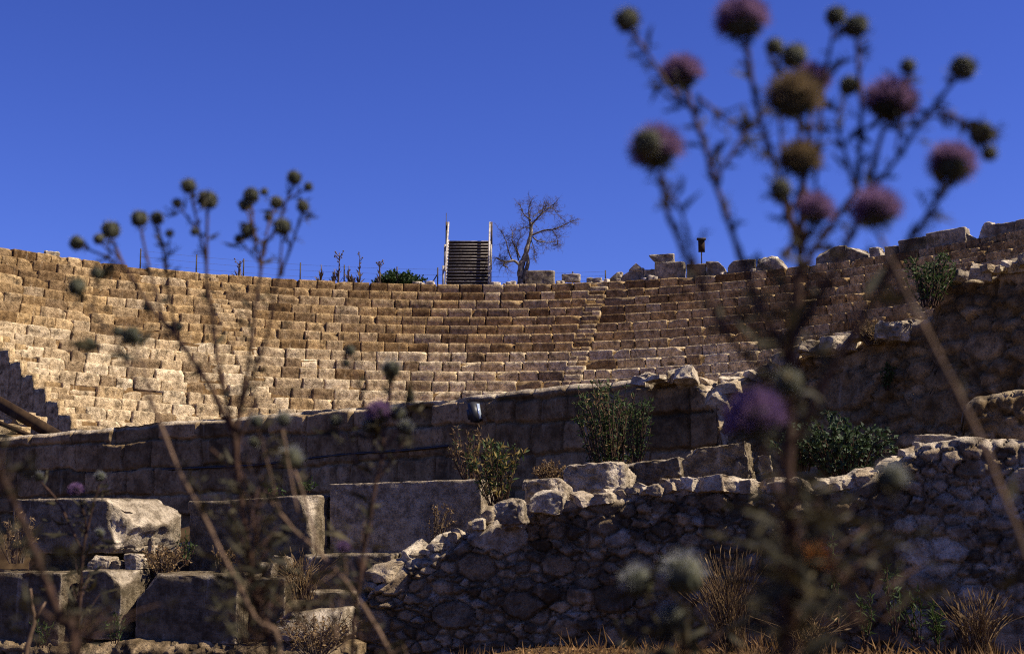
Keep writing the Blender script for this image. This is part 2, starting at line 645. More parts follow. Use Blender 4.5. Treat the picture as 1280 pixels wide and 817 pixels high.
RS = [
    (657, 337, 694, 356, 0, .5, .25, 'large squat grey block on the rim right of the bare tree', .35, .1, ()),
    (702, 340, 726, 351, .12, .35, .5, 'tilted flat slab with lit top on rim rubble, first right of the squat block', .5, .35, ()),
    (733, 345, 753, 353, 0, .3, .6, 'low flat pale stone at the top of the right seat aisle', .6, .4, ()),
    (760, 339, 779, 353, 0, .35, .6, 'dark sloping slab leaning at the left end of the right rim stones', .3, .1, [((-1, 0, 1.1), .12, .03)]),
    (776, 335, 806, 353, 0, .35, .5, 'grey wedge backed block under a pointed stone on the rim', .4, .2, [((-1, 0, 1.6), .22, .04)]),
    (786, 326, 804, 339, .52, .3, .4, 'pointed triangular stone balanced on a grey block on the rim', .6, .4, [((-1, 0, 1), .08, .02), ((1, 0, 1.3), .12, .02)]),
    (806, 335, 821, 350, 0, .3, .4, 'narrow grey stone tucked left of the tall squared rim block', .4, .15, ()),
    (820, 328, 858, 351, 0, .6, .4, 'tall squared rim block carrying a rounded slab', .5, .25, ()),
    (812, 318, 844, 330, .82, .45, .5, 'rounded overhanging slab lying on top of the tall squared rim block', .5, .3, [((-1, 0, -1), .32, .04)]),
    (859, 329, 884, 347, 0, .4, .5, 'dark hollowed block on the rim just right of the tall squared block', .2, .05, ()),
    (884, 328, 909, 347, 0, .4, .6, 'low grey block with sloping right end just right of the dark hollowed block', .4, .2, [((1, 0, 1), .3, .05)]),
    (911, 326, 946, 344, 0, .4, .4, 'long low grey block with flat top below the thin box sign, on its right', .45, .2, [((-1, 0, 1), .5, .05)]),
    (946, 321, 987, 341, 0, .45, .9, 'broken pale jagged block on the rim left of the main thistle stem', .7, .5, [((1, -.2, .8), .35, .12), ((-.6, -.8, .8), .35, .1)]),
    (1022, 299, 1061, 325, 0, .5, .5, 'weathered block on the rim directly right of the main thistle stem', .35, .15, [((-.5, -.5, 1), .38, .08)]),
    (1060, 301, 1088, 323, 0, .5, .7, 'rough rounded block on the rim behind the pinkish thistle head', .35, .15, [((.5, -.3, 1), .25, .08)]),
    (1089, 303, 1108, 321, 0, .4, .9, 'jagged upright pale rim stone left of the tilted smooth block', .8, .7, [((1, -.4, .3), .2, .12)]),
    (1108, 301, 1127, 317, 0, .4, .6, 'small dark rim stone between the jagged stone and the tilted smooth block', .3, .1, ()),
    (1127, 293, 1164, 315, 0, .5, .3, 'tilted smooth grey block on the rim at right, next to a longer paler one', .45, .1, ()),
    (1163, 286, 1213, 311, 0, .6, .3, 'longest rim block at right with tilted flat top and pale face', .65, .25, ()),
    (1211, 288, 1224, 304, 0, .4, .8, 'small jagged stone between the longest rim block and the pale knobbed stone', .4, .2, [((.7, 0, 1), .12, .08)]),
    (1223, 277, 1246, 302, 0, .5, .9, 'pale knobbed stone with rounded top, highest on the right rim', .9, .9, [((-1, -.4, .5), .2, .1)]),
    (1240, 280, 1276, 300, 0, .5, .4, 'squared grey block near right edge beside the pale knobbed stone', .45, .15, ()),
    (1275, 280, 1310, 298, 0, .5, .5, 'last rim block cut by the right edge of the photo', .4, .15, ()),
    (54, 311, 73, 320, 0, .35, .9, 'single small pale boulder on the rim at far left', .7, .5, [((0, -.3, 1), .1, .06)]),
]
for (x0, y0, x1, y1, dz, dep, rough, lab, tone, paleness, cuts) in RS:
    p = rim_point((x0 + x1) / 2, .28)
    yaw = math.atan2(p[1] - CY, p[0] - CX) - math.pi / 2
    place_stone('rim_stone', x0, y0, x1, y1, p[1], p[2] - (.03 if x0 < 1000 else .17) + dz, lab, 'stone', 'rim', dep, yaw * .7, .03 + .08 * rough, .015 + .05 * rough, (10, 6, 8), cuts, tone, paleness,
                tilt=random.gauss(0, .02) - (.06 if x0 > 1120 and x0 < 1210 else 0), freq=3.5, crag=.03 + .05 * rough)
for i in range(42):
    px = random.choice([random.uniform(613, 655), random.uniform(694, 775), random.uniform(694, 775), random.uniform(790, 830), random.uniform(895, 960), random.uniform(520, 553)])
    p = rim_point(px, random.uniform(.1, .45))
    s = random.uniform(.05, .15)
    P, F = rblock((s * random.uniform(1, 1.7), s, s * random.uniform(.55, .9)), s * .5, s * .3, 7, (6, 5, 5), 900 + i)
    mb = MB()
    mb.add(P @ rotz(random.random() * 3).T + p + np.array([0, 0, s * .45]), F, (random.uniform(.5, 1), random.uniform(.4, 1), .5, 1))
    setp(obj('pebble_stone', mb, M['rim'], None, True), 'small pale loose stone in the litter along the top of the seats', 'stone', 'loose stones littering the rim')

# ------------------------------------------------------------------ timber stair on the rim
p0 = rim_point(583.5, 1.0)
bs = thing('timber_stair', (p0[0], p0[1], ZR - .1), 'steep open timber staircase with pale handrails standing on the rim against the sky', 'staircase')
HW = 1.02
NT, RS_, TD = 15, .2, .22
for i in range(NT):
    z = ZR - .02 + RS_ * (i + 1)
    y = p0[1] + TD * i
    mb = MB()
    mb.box((p0[0], y + .14, z - .025), (HW, .15, .025), rotm('Y', random.gauss(0, .004)), (random.uniform(.0, .45), .5, .5, 1))
    obj('tread', mb, M['greywood'], bs)
    mb = MB()
    mb.box((p0[0], y + .045, z - RS_ / 2 - .024), (HW - .02, .012, RS_ / 2 - .03), None, (random.uniform(.2, .6), .5, .5, 1))
    obj('riser', mb, M['brownwood'], bs)
sl = math.atan2(RS_, TD)
for s in (-1, 1):
    L = math.hypot(NT * RS_, NT * TD) / 2 + .1
    mb = MB()
    mb.box((p0[0] + s * (HW + .05), p0[1] + NT * TD / 2, ZR + NT * RS_ / 2 - .08), (.04, L, .13), rotm('X', sl), (.8, .5, .5, 1))
    obj('stringer', mb, M['greywood'], bs)
    mb = MB()
    mb.box((p0[0] + s * (HW + .05), p0[1] + NT * TD / 2, ZR + NT * RS_ / 2 + .92), (.04, L, .06), rotm('X', sl), (.9, .5, .5, 1))
    obj('handrail', mb, M['greywood'], bs)
    for (f, hgt) in ((0.02, 1.06), (.5, 1.0), (.98, 1.06)):
        mb = MB()
        zb = ZR + f * NT * RS_
        mb.box((p0[0] + s * (HW + .145), p0[1] + f * NT * TD, zb + hgt / 2 - .15), (.05, .05, hgt / 2 + .15), None, (.7 if f < .9 else .3, .5, .5, 1))
        obj('post', mb, M['greywood'] if f < .9 else M['wood'], bs)
# two legs under the top landing
for s in (-1, 1):
    mb = MB()
    mb.box((p0[0] + s * (HW - .05), p0[1] + NT * TD + .05, ZR + NT * RS_ / 2 - .1), (.06, .06, NT * RS_ / 2 + .05), None, (.4, .5, .5, 1))
    obj('leg', mb, M['wood'], bs)
mb = MB()
mb.tube([(p0[0] - HW - .16, p0[1] + NT * TD, ZR + 2.9), (p0[0] - HW - .17, p0[1] + NT * TD, ZR + 4.5)], .018, 5)
obj('rod', mb, M['iron'], bs)


# ------------------------------------------------------------------ bare tree
def px_path(pts, Y, dy=None):
    return np.array([at(x, y, Y + (dy[i] if dy is not None else 0)) for i, (x, y) in enumerate(pts)])


def smooth_path(P, n=4):
    P = np.asarray(P, float)
    if len(P) < 3:
        t = np.linspace(0, 1, n + 1)[:, None]
        return P[0] * (1 - t) + P[-1] * t
    out = []
    for i in range(len(P) - 1):
        p0_, p1, p2, p3 = P[max(i - 1, 0)], P[i], P[i + 1], P[min(i + 2, len(P) - 1)]
        for t in np.arange(n) / n:
            out.append(.5 * ((2 * p1) + (p2 - p0_) * t + (2 * p0_ - 5 * p1 + 4 * p2 - p3) * t * t + (3 * p1 - p0_ - 3 * p2 + p3) * t ** 3))
    out.append(P[-1])
    return np.array(out)


TY = rim_point(652, 1.3)[1]
tree = thing('bare_tree', at(652, 352, TY), 'leafless dead tree with a pale forked trunk beside the timber staircase', 'tree')
trunk = MB()
tp = smooth_path(px_path([(652, 356), (651, 343), (652, 330), (656, 322), (659, 310), (662, 299), (664, 288), (664, 278)], TY), 4)
trunk.tube(tp, np.linspace(.21, .06, len(tp)) * (1 + .12 * np.sin(np.arange(len(tp)) * 1.7)), 8, (.8, .5, .5, 1))
tp2 = smooth_path(px_path([(656, 352), (657, 340), (660, 328), (659, 318)], TY - .12), 4)
trunk.tube(tp2, np.linspace(.14, .07, len(tp2)), 7, (.3, .5, .5, 1))
obj('trunk', trunk, M['bark'], tree, True)
limbs = MB()
tips = []


def limb(pts, r0, r1, attr=(.35, .5, .5, 1), dy=None):
    p = smooth_path(px_path(pts, TY, dy), 4)
    limbs.tube(p, np.linspace(r0, r1, len(p)) * .85, 5, attr)
    for i in range(2, len(p)):
        tips.append((p[i], p[i] - p[i - 1], r1 + (r0 - r1) * (1 - i / len(p))))


limb([(651, 333), (643, 326), (634, 327), (628, 326), (620, 322)], .09, .05, (.8, .5, .5, 1), [0, -.2, -.3, -.4, -.5])
limb([(634, 327), (629, 331), (634, 334)], .06, .04, (.9, .5, .5, 1), [-.3, -.4, -.4])
limb([(641, 327), (636, 315), (632, 300), (627, 290)], .05, .02, dy=[-.2, -.1, .2, .4])
limb([(648, 325), (645, 312), (640, 300), (641, 290)], .05, .02, dy=[0, .3, .5, .8])
limb([(650, 322), (646, 310), (648, 300)], .05, .02, dy=[0, -.3, -.6])
limb([(663, 290), (662, 275), (661, 262), (664, 252)], .06, .02)
limb([(664, 283), (672, 272), (684, 262), (694, 254)], .055, .018, dy=[0, .3, .5, .6])
limb([(664, 275), (655, 268), (650, 256)], .045, .018, dy=[0, -.4, -.7])
limb([(665, 294), (680, 288), (694, 286), (707, 280), (716, 276)], .06, .018, dy=[0, -.2, -.4, -.5, -.6])
limb([(666, 296), (672, 301), (684, 303), (694, 302)], .05, .016, dy=[0, .3, .7, 1])
limb([(663, 286), (656, 284), (649, 288)], .04, .015, dy=[0, -.5, -.8])
limb([(665, 280), (676, 268), (680, 258)], .045, .018, dy=[0, -.5, -.9])
limb([(666, 272), (678, 262), (690, 260), (697, 268)], .03, .012, dy=[0, .6, 1, 1.2])
limb([(664, 300), (668, 312), (667, 322)], .03, .012, dy=[0, -.3, -.5])
limb([(690, 287), (696, 296), (697, 306)], .025, .01, dy=[-.3, -.2, 0])
tw = MB()


def twig(p, d, ln, r, depth):
    d = d / (np.linalg.norm(d) + 1e-9)
    pts = [p]
    for i in range(3):
        d = d + rng.normal(size=3) * .28 + np.array([0, 0, .05])
        d /= np.linalg.norm(d)
        pts.append(pts[-1] + d * ln / 3)
    tw.tube(pts, np.linspace(r, r * .55, 4), 3, (random.uniform(.1, .6), .5, .5, 1), False)
    if depth:
        for j in range(3):
            q = pts[random.choice((1, 2, 3))]
            twig(q, d + rng.normal(size=3) * .7, ln * random.uniform(.5, .75), r * .62, depth - 1)


for (p, d, r) in tips:
    if r > .075:
        continue
    for j in range(3):
        twig(p, d / np.linalg.norm(d) * .7 + rng.normal(size=3) * .6, random.uniform(.22, .48), .009, 2)
obj('limb', limbs, M['bark'], tree, True)
obj('twigs', tw, M['twig'], tree)


# ------------------------------------------------------------------ leafy things
def leafy(name, base, label, cat, stems=18, height=1.0, spread=.6, leaf=(.06, .02), per=14, mat='green', smat='tstem', lean=(0, 0), droop=.2, group=None, extra=None, thick=.006, bend=.25, start=.15, jitter=.6, foot=.3):
    base = np.asarray(base, float)
    o = thing(name, base, label, cat, group)
    sm, lm, em = MB(), MB(), MB()
    for i in range(stems):
        a = random.random() * 2 * math.pi
        rr = math.sqrt(random.random()) * spread
        tip = base + np.array([math.cos(a) * rr + lean[0], math.sin(a) * rr * .8 + lean[1], height * random.uniform(.55, 1.05) * (1 - droop * (rr / (spread + 1e-6)) ** 2)])
        b0 = base + np.array([math.cos(a) * rr * foot, math.sin(a) * rr * foot, -.03])
        mid = (b0 + tip) / 2 + np.array([0, 0, bend * height * .4]) + rng.normal(size=3) * .05 * height
        pts = smooth_path([b0, mid, tip], 4)
        sm.tube(pts, np.linspace(thick, thick * .45, len(pts)), 4, (random.uniform(.2, .8), .5, .5, 1), False)
        for j in range(per):
            t = random.uniform(start, 1) * (len(pts) - 1)
            q = int(min(t, len(pts) - 2))
            p = pts[q] + (pts[q + 1] - pts[q]) * (t - q)
            d = (pts[q + 1] - pts[q])
            d = d / np.linalg.norm(d) * .6 + rng.normal(size=3) * jitter
            tgt = em if (extra and random.random() < extra[1]) else lm
            s = random.uniform(.6, 1.2)
            tgt.blade(p, d, leaf[0] * s, leaf[1] * s, None, random.uniform(0, .3), (random.random(), .5, .5, 1))
    obj('stems', sm, M[smat], o)
    obj('foliage', lm, M[mat], o)
    if extra and em.n:
        obj('dry_leaves' if extra[0] in ('dry', 'yellow') else 'green_leaves', em, M[extra[0]], o)
    return o


# round dark bush on the rim
bp = rim_point(500, 1.6)
leafy('rim_bush', (bp[0], bp[1], ZR - .1), 'low dark green rounded bush on the rim left of the timber staircase', 'bush', 110, 1.05, 1.35, (.15, .085), 34, 'bush', 'twig', droop=.45, bend=.5, start=.25)
# dead stalks on the rim
for (px, h, kind, lab) in ((400, .95, 0, 'thin short dead stalk on the rim, leftmost of the row before the dark bush'), (416, .75, 0, 'stubby dead stalk beside the tallest umbrella topped stalk'),
                           (423, 1.55, 1, 'tallest dead stalk with umbrella top standing on the rim'), (434.5, .95, 0, 'slim pointed dead stalk just right of the umbrella topped stalk'),
                           (449, 1.5, 2, 'tall forked dead stalk with bushy foot left of the dark bush'), (474, 1.1, 1, 'dead seed stalk with small round heads at left edge of the dark bush'),
                           (298, .85, 2, 'curved forked dead stalk standing behind the left thistle heads'), (440, .55, 0, 'shortest dried tuft between the slim and the forked stalk')):
    p = rim_point(px, .9)
    o = thing('dead_stalk', (p[0], p[1], ZR - .1), lab, 'dead plant', 'dead stalks on the rim')
    m = MB()
    top = p + np.array([random.gauss(0, .04), 0, h])
    m.tube(smooth_path([p - [0, 0, .15], (p + top) / 2 + [random.gauss(0, .03), 0, 0], top], 3), np.linspace(.045, .018, 7), 5, None, True)
    for j in range(26):
        t = random.random() ** 1.7 * .75
        q = p + (top - p) * t
        m.blade(q, (random.gauss(0, .45), random.gauss(0, .45), 1), .42 * (1.1 - t), .075)
    if kind:
        nb = 11 if kind == 1 else 4
        for j in range(nb):
            q = p + (top - p) * random.uniform(.72, .98)
            a = random.random() * 6.28
            e = q + np.array([math.cos(a) * .26, math.sin(a) * .26, random.uniform(.12, .35)]) * random.uniform(.5, 1.1)
            m.tube([q, (q + e) / 2 + [0, 0, -.03], e], [.014, .012, .01], 4, None, False)
            P, F = rblock((.035, .035, .035), .03, .01, 9, (3, 3, 3), j)
            m.add(P + e, F)
    obj('stalk', m, M['twig'], o)

# wire fence along the rim
fp = [175, 245, 304, 375, 430, 496, 547, 663, 716, 757]
pts = [rim_point(x, 1.1) for x in fp]
fence = thing('wire_fence', pts[5], 'thin post and wire fence along the back of the rim', 'fence')
for i, p in enumerate(pts):
    m = MB()
    m.tube([p - [0, 0, .12], p + [0, 0, 1.02 if i < 7 else .75]], .035, 5)
    obj('post', m, M['iron'], fence)
for h in (.35, .65, .93):
    m = MB()
    L = [p + np.array([0, .037, h if i < 7 else h * .75]) for i, p in enumerate(pts)]
    m.tube(L, .005, 3, None, False)
    obj('wire', m, M['iron'], fence)
m = MB()
q = pts[6]
m.tube([q + [-.5, .04, -.1], q + [-.02, .04, .68]], .03, 5)
obj('brace', m, M['iron'], fence)

# dark box sign on a post
p = rim_point(877.5, .9)
sg = thing('sign_post', (p[0], p[1], ZR - .1), 'dark box shaped sign on a thin post above the right seats', 'sign')
m = MB(); m.tube([p - [0, 0, .12], p + [0, 0, 1.92]], .03, 6); obj('post', m, M['iron'], sg)
m = MB(); m.box(p + [0, -.05, 1.58], (.155, .02, .29)); obj('panel', m, M['brownwood'], sg)
m = MB(); m.box(p + [0, -.02, 1.93], (.21, .09, .045)); obj('cap', m, M['iron'], sg)


# ------------------------------------------------------------------ relief walls
def plan_fn(pl):
    pl = np.asarray(pl, float)
    seg = np.linalg.norm(np.diff(pl, axis=0), axis=1)
    S = np.concatenate([[0], np.cumsum(seg)])

    def f(s):
        x = np.interp(s, S, pl[:, 0])
        y = np.interp(s, S, pl[:, 1])
        i = np.clip(np.searchsorted(S, s, 'right') - 1, 0, len(seg) - 1)
        d = (pl[i + 1] - pl[i]) / seg[i][:, None]
        nrm = np.stack([d[:, 1], -d[:, 0]], 1)
        return x, y, nrm
    return f, S[-1]


def ashlar(zs, seed, wlo, whi, jw, jd):
    """courses of squared blocks; zs = heights of the course joints"""
    r = random.Random(seed)
    rows = []
    for c in range(len(zs) - 1):
        js, s = [-1.0], -1.0
        while s < 40:
            s += r.uniform(wlo, whi)
            js.append(s)
        rows.append(np.array(js))
    zs = np.array(zs)

    def f(s, z):
        q = np.stack([s * 1.3, z * 1.3, 0 * s + seed], 1)
        q2 = np.stack([s * 5, z * 5, 0 * s + seed + 4], 1)
        s2 = s + .07 * fbm(q, seed, 3) + .025 * fbm(q2, seed + 7, 2)
        z2 = z + .09 * fbm(q + 31, seed + 1, 3) + .025 * fbm(q2 + 11, seed + 8, 2)
        ci = np.clip(np.searchsorted(zs, z2) - 1, 0, len(zs) - 2)
        edge = np.minimum(np.abs(z2 - zs[ci]), np.abs(zs[ci + 1] - z2))
        sid = np.zeros(len(s), int)
        cu = np.zeros(len(s))
        for c in range(len(zs) - 1):
            mk = ci == c
            if not mk.any():
                continue
            j = np.clip(np.searchsorted(rows[c], s2[mk]) - 1, 0, len(rows[c]) - 2)
            edge[mk] = np.minimum(edge[mk], np.minimum(s2[mk] - rows[c][j], rows[c][j + 1] - s2[mk]))
            sid[mk] = c * 1000 + j
            cu[mk] = s2[mk] - (rows[c][j] + rows[c][j + 1]) / 2
        h1 = _hash(sid, sid * 0 + 3, sid * 0, seed)
        h2 = _hash(sid, sid * 0 + 5, sid * 0, seed)
        h3 = _hash(sid, sid * 0 + 9, sid * 0, seed)
        jl = jw * (.7 + 1.6 * _hash(sid, sid * 0 + 11, sid * 0, seed))
        rel = (h1 - .5) * .05 + (h2 - .5) * .06 * cu - jd * (1 - sstep(.15, 1, edge / jl)) - .012 * (1 - sstep(0, 3.0, edge / jl))
        rel = np.where(h3 < .035, rel - .16, rel)
        return rel, h2, sid, np.clip(edge / jl, 0, 1)
    return f


def rubble(L, z0, z1, seed, size, jd, asp=1.6):
    """irregular angular stones: straight-edged cells of very different sizes with thin mortar"""
    r = np.random.default_rng(seed)
    S = np.zeros((0, 2)); R = np.zeros(0)
    H = (z1 - z0 + .4) * asp
    for i in range(int(26 * L * H / size ** 2 / 3)):
        rad = size * float(np.exp(r.normal(-.45, .6))) * (2.2 if i < 160 and r.random() < .5 else 1)
        p = np.array([r.uniform(-.3, L + .3), r.uniform(0, H)])
        if len(S) and (np.hypot(S[:, 0] - p[0], S[:, 1] - p[1]) < .52 * (R + rad)).any():
            continue
        S = np.vstack([S, p]); R = np.append(R, rad)

    def f(s, z):
        q = np.stack([s * 5, z * 5, 0 * s + seed], 1)
        q2 = np.stack([s * 22, z * 22, 0 * s + seed], 1)
        a0 = s + .045 * fbm(q, seed, 3) + .014 * fbm(q2, seed + 2, 2)
        b0 = (z - z0 + .2 + .045 * fbm(q + 31, seed + 1, 3) + .014 * fbm(q2 + 9, seed + 4, 2)) * asp
        sid = np.zeros(len(s), int); ed = np.zeros(len(s))
        for i in range(0, len(s), 4000):
            a, b = a0[i:i + 4000, None], b0[i:i + 4000, None]
            D = (a - S[None, :, 0]) ** 2 + (b - S[None, :, 1]) ** 2 - (R * .8) ** 2
            k = np.argpartition(D, 1, axis=1)[:, :2]
            d = np.take_along_axis(D, k, 1)
            o = np.argsort(d, axis=1)
            k = np.take_along_axis(k, o, 1); d = np.take_along_axis(d, o, 1)
            sid[i:i + 4000] = k[:, 0]
            dist = np.hypot(S[k[:, 0], 0] - S[k[:, 1], 0], S[k[:, 0], 1] - S[k[:, 1], 1])
            ed[i:i + 4000] = (d[:, 1] - d[:, 0]) / (2 * dist + 1e-6)
        h = [_hash(sid, sid * 0 + 3 + i, sid * 0, seed) for i in range(5)]
        jw = size * (.07 + .15 * h[4])
        e1 = sstep(0, 1, (ed - .25 * jw) / jw)
        rel = (h[0] - .5) * jd * 1.1 - jd * (1 - e1)
        rel = rel + (h[2] - .5) * .42 * (s - S[sid, 0]) + (h[3] - .5) * .55 * (b0 - S[sid, 1]) / asp
        crag = np.abs(fbm(np.stack([s * 9, z * 13, sid * .37], 1), seed + 12, 4, .6))
        rel = rel - crag * jd * .8 * e1
        return rel, h[1], sid, e1
    return f


def relief_wall(name, plan, top, zb, pattern, mat, label, ds, thick=.7, topamp=.1, seed=1, rough=.02, agefn=None, worn_or_lit=.85, tonefn=None, rake=0.0, flat=True):
    """a wall with real stones in relief: front, uneven top, back and ends in one skin"""
    pf, L = plan_fn(plan)
    ns = int(L / ds)
    s = np.linspace(0, L, ns)
    x, y, nr = pf(s)
    zt = np.array([top(px_of((x[i], y[i], 2.0)), y[i]) for i in range(ns)])
    zt = zt + topamp * fbm(np.stack([s * 2.3, 0 * s, 0 * s + seed], 1), seed, 4, .6) * .5
    zt = np.maximum(zt, zb + .1)
    nv = max(8, int((np.median(zt) - zb) / ds))
    t = np.linspace(0, 1, nv)
    SS, TT = np.meshgrid(s, t)
    ZZ = zb + (zt[None, :] - zb) * TT
    rel, tone, sid, ed = pattern(SS.ravel(), ZZ.ravel())
    rel = rel + rough * fbm(np.stack([SS.ravel() * 6, ZZ.ravel() * 6, 0 * rel + seed], 1), seed + 3, 5, .6)
    dtop = (zt[None, :] - ZZ).ravel()
    rel = rel - .07 * (1 - sstep(0, .08, dtop)) - rake * (ZZ.ravel() - zb)
    XX = np.tile(x, nv) + np.tile(nr[:, 0], nv) * rel
    YY = np.tile(y, nv) + np.tile(nr[:, 1], nv) * rel
    V = [np.stack([XX, YY, ZZ.ravel()], 1)]
    paleness = np.zeros(len(XX)) if agefn is None else agefn(np.array([px_of(p) for p in V[0][::1]]) if False else 640 + FPX * XX / YY, ZZ.ravel(), sid)
    paleness = np.maximum(paleness, (1 - sstep(.02, .09, dtop)) * worn_or_lit)  # pale band along the top edge paints the sunlit line into the colour
    if tonefn is not None:
        tone = tonefn(tone, 640 + FPX * XX / YY, sid)
    A = [np.stack([tone * (.5 + .5 * ed), paleness, sid % 97 / 97., np.ones(len(XX))], 1)]
    nt_ = max(5, int(thick / ds / 1.5))
    for i in range(1, nt_ + 1):
        dd = .10 + (thick - .10) * i / nt_ + rake * (zt - zb)
        bx, by = x - nr[:, 0] * dd, y - nr[:, 1] * dd
        bz = zt + topamp * (.45 * fbm(np.stack([bx * 3, by * 3, 0 * bx + seed], 1), seed + 9, 4, .6) + .1) * (1 if i < nt_ else .3)
        V.append(np.stack([bx, by, bz], 1))
        A.append(np.stack([.5 + .5 * fbm(np.stack([bx * 2, by * 2, bz], 1), 4, 2), np.full(ns, min(.8, worn_or_lit)), bx * 0 + .5, bx * 0 + 1], 1))  # wall top whitened in colour to look sunlit
    dd = thick + .02 + rake * (zt - zb)
    V.append(np.stack([x - nr[:, 0] * dd, y - nr[:, 1] * dd, 0 * x + zb], 1))
    A.append(np.tile([.4, .1, .5, 1.], (ns, 1)))
    nrow = nv + nt_ + 1
    ii, jj = np.meshgrid(np.arange(ns - 1), np.arange(nrow - 1))
    a = (jj * ns + ii).ravel()
    mb = MB()
    F = np.stack([a, a + 1, a + ns + 1, a + ns], 1)
    mb.add(np.concatenate(V), F, np.concatenate(A))
    # ends
    VV = np.concatenate(V)
    for e in (0, ns - 1):
        loop = [r_ * ns + e for r_ in range(nrow)]
        P = VV[loop]
        mid = P.mean(0)
        k = len(P)
        mb.add(np.vstack([P, mid]), [(i, (i + 1) % k, k) if e else ((i + 1) % k, i, k) for i in range(k)], np.concatenate(A)[loop + [loop[0]]])
    root = thing(name, (x.mean(), y.mean(), zb), label, 'wall')
    obj('masonry', mb, M[mat], root, not flat)
    return root


def top_px(prof):
    prof = np.array(prof, float)

    def f(px, y):
        return at(px, np.interp(px, prof[:, 0], prof[:, 1]), y)[2]
    return f


def gp(px, Y):
    return ((px - 640) / FPX * Y * 1.01, Y)


# W: ashlar wall in shade in front of the seats
wtop = top_px([(-120, 556), (0, 546), (100, 537), (194, 528), (300, 521), (400, 511), (480, 505), (553, 499), (600, 493), (658, 486), (730, 480), (780, 476), (850, 470), (872, 478), (886, 492), (897, 512), (902, 545), (910, 600)])
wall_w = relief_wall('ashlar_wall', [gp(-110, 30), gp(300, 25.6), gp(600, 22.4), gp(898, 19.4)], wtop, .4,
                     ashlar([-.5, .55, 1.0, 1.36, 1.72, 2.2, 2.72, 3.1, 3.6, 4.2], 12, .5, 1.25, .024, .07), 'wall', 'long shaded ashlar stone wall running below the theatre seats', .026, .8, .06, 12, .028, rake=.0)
# B: tall rubble mass on the right
btop = top_px([(890, 530), (897, 505), (908, 486), (940, 470), (980, 456), (1000, 440), (1050, 431), (1070, 424), (1088, 405), (1140, 399), (1160, 388), (1172, 352), (1184, 343), (1235, 340), (1262, 330), (1300, 318), (1400, 300)])
wall_b = relief_wall('tall_rubble_wall', [gp(899, 19.32), gp(965, 19.55), gp(1180, 17.8), gp(1330, 16.6), gp(1900, 14.8)], btop, .4,
                     rubble(13.5, .4, 5.2, 21, .30, .09), 'wall', 'tall ruined rubble wall in deep shade at the right, highest by the photo edge', .04, 1.0, .16, 21, .03, rake=.05)
# C: near rubble wall
ctop = top_px([(430, 800), (445, 770), (458, 742), (500, 708), (540, 690), (590, 660), (630, 645), (700, 628), (760, 622), (850, 608), (960, 608), (1060, 604), (1100, 590), (1128, 566), (1150, 554), (1212, 543), (1300, 548), (1400, 540)])


def c_age(px, z, sid):
    h = _hash(sid, sid * 0 + 77, sid * 0, 5)
    return np.clip(sstep(1090, 1180, px) * .22 * (h > .4) + (h > .93) * .35 + .08 * h, 0, 1)


wall_c = relief_wall('near_rubble_wall', [gp(425, 14.55), gp(560, 14.2), gp(900, 13.35), gp(1100, 12.9), gp(1420, 12.1), gp(1950, 11.2)], ctop, -.3,
                     rubble(11.5, -.3, 2.3, 5, .16, .047), 'rubble', 'near low wall of irregular rubble stones climbing to the right', .018, .75, .14, 5, .022, c_age, rake=.06, worn_or_lit=.6, flat=False)
# E: short wall behind C at the right edge
etop = top_px([(1195, 560), (1206, 505), (1222, 494), (1280, 487), (1500, 480)])
wall_e = relief_wall('rubble_pier', [gp(1196, 15.2), gp(1400, 14.7), gp(1950, 13.4)], etop, .2, rubble(7, 0, 3, 33, .22, .07), 'wall', 'dark short rubble wall with one lit ledge behind the near wall at right edge', .035, .8, .1, 33, .025, worn_or_lit=.45)


# ridge stones set in the wall tops
def caps(wall, prof, Yfn, n, x0, x1, smin, smax, mat, seed):
    r = random.Random(seed)
    for i in range(n):
        px = x0 + (x1 - x0) * (i + r.uniform(.1, .9)) / n
        Y = Yfn(px) + r.uniform(.12, .5)
        s = smin + (smax - smin) * r.random() ** 1.8
        z = prof(px, Yfn(px))
        hv = np.array((s * r.uniform(.9, 1.7), s * r.uniform(.8, 1.2), s * r.uniform(.5, .85)))
        ct = []
        for q in range(6):
            nv = np.array([r.uniform(-1, 1), r.uniform(-1, .6), r.uniform(-.3, 1)]) / hv
            nv /= np.linalg.norm(nv)
            ct.append((nv, float(np.abs(nv) @ hv) * r.uniform(.55, .8), s * .12))
        P, F = rblock(hv, s * .12, s * .16, .9 / s, (18, 14, 14), seed * 50 + i, ct, .6, s * .14)
        P = P @ rotm('X', r.gauss(0, .2)).T @ rotm('Y', r.gauss(0, .2)).T @ rotz(r.uniform(0, 3)).T
        mb = MB()
        mb.add(P + np.array([(px - 640) / FPX * Y, Y, z + s * r.uniform(.0, .25)]), F, (r.uniform(.5, 1), r.uniform(.25, .9), .5, 1))  # stones coloured pale so the ridge looks sunlit
        obj('ridge_stone', mb, M[mat], wall)


caps(wall_c, ctop, lambda p: 14.2 - (p - 560) * .0025, 62, 462, 1010, .055, .15, 'rubble', 41)
caps(wall_c, ctop, lambda p: 13.0, 16, 1020, 1150, .05, .13, 'rubble', 42)
caps(wall_w, wtop, lambda p: 19.6, 12, 800, 897, .08, .2, 'rubble', 43)
caps(wall_b, btop, lambda p: 19.5 - (p - 960) * .008 * (p > 960), 20, 900, 1080, .09, .22, 'rubble', 44)
caps(wall_b, btop, lambda p: 19.5 - (p - 960) * .008, 9, 1190, 1300, .06, .14, 'rubble', 45)

# cable and floodlight on the ashlar wall
m = MB()


def wplane(px, off):
    Y = np.interp(px, [-110, 300, 600, 898], [30, 25.6, 22.4, 19.4])
    return Y - off


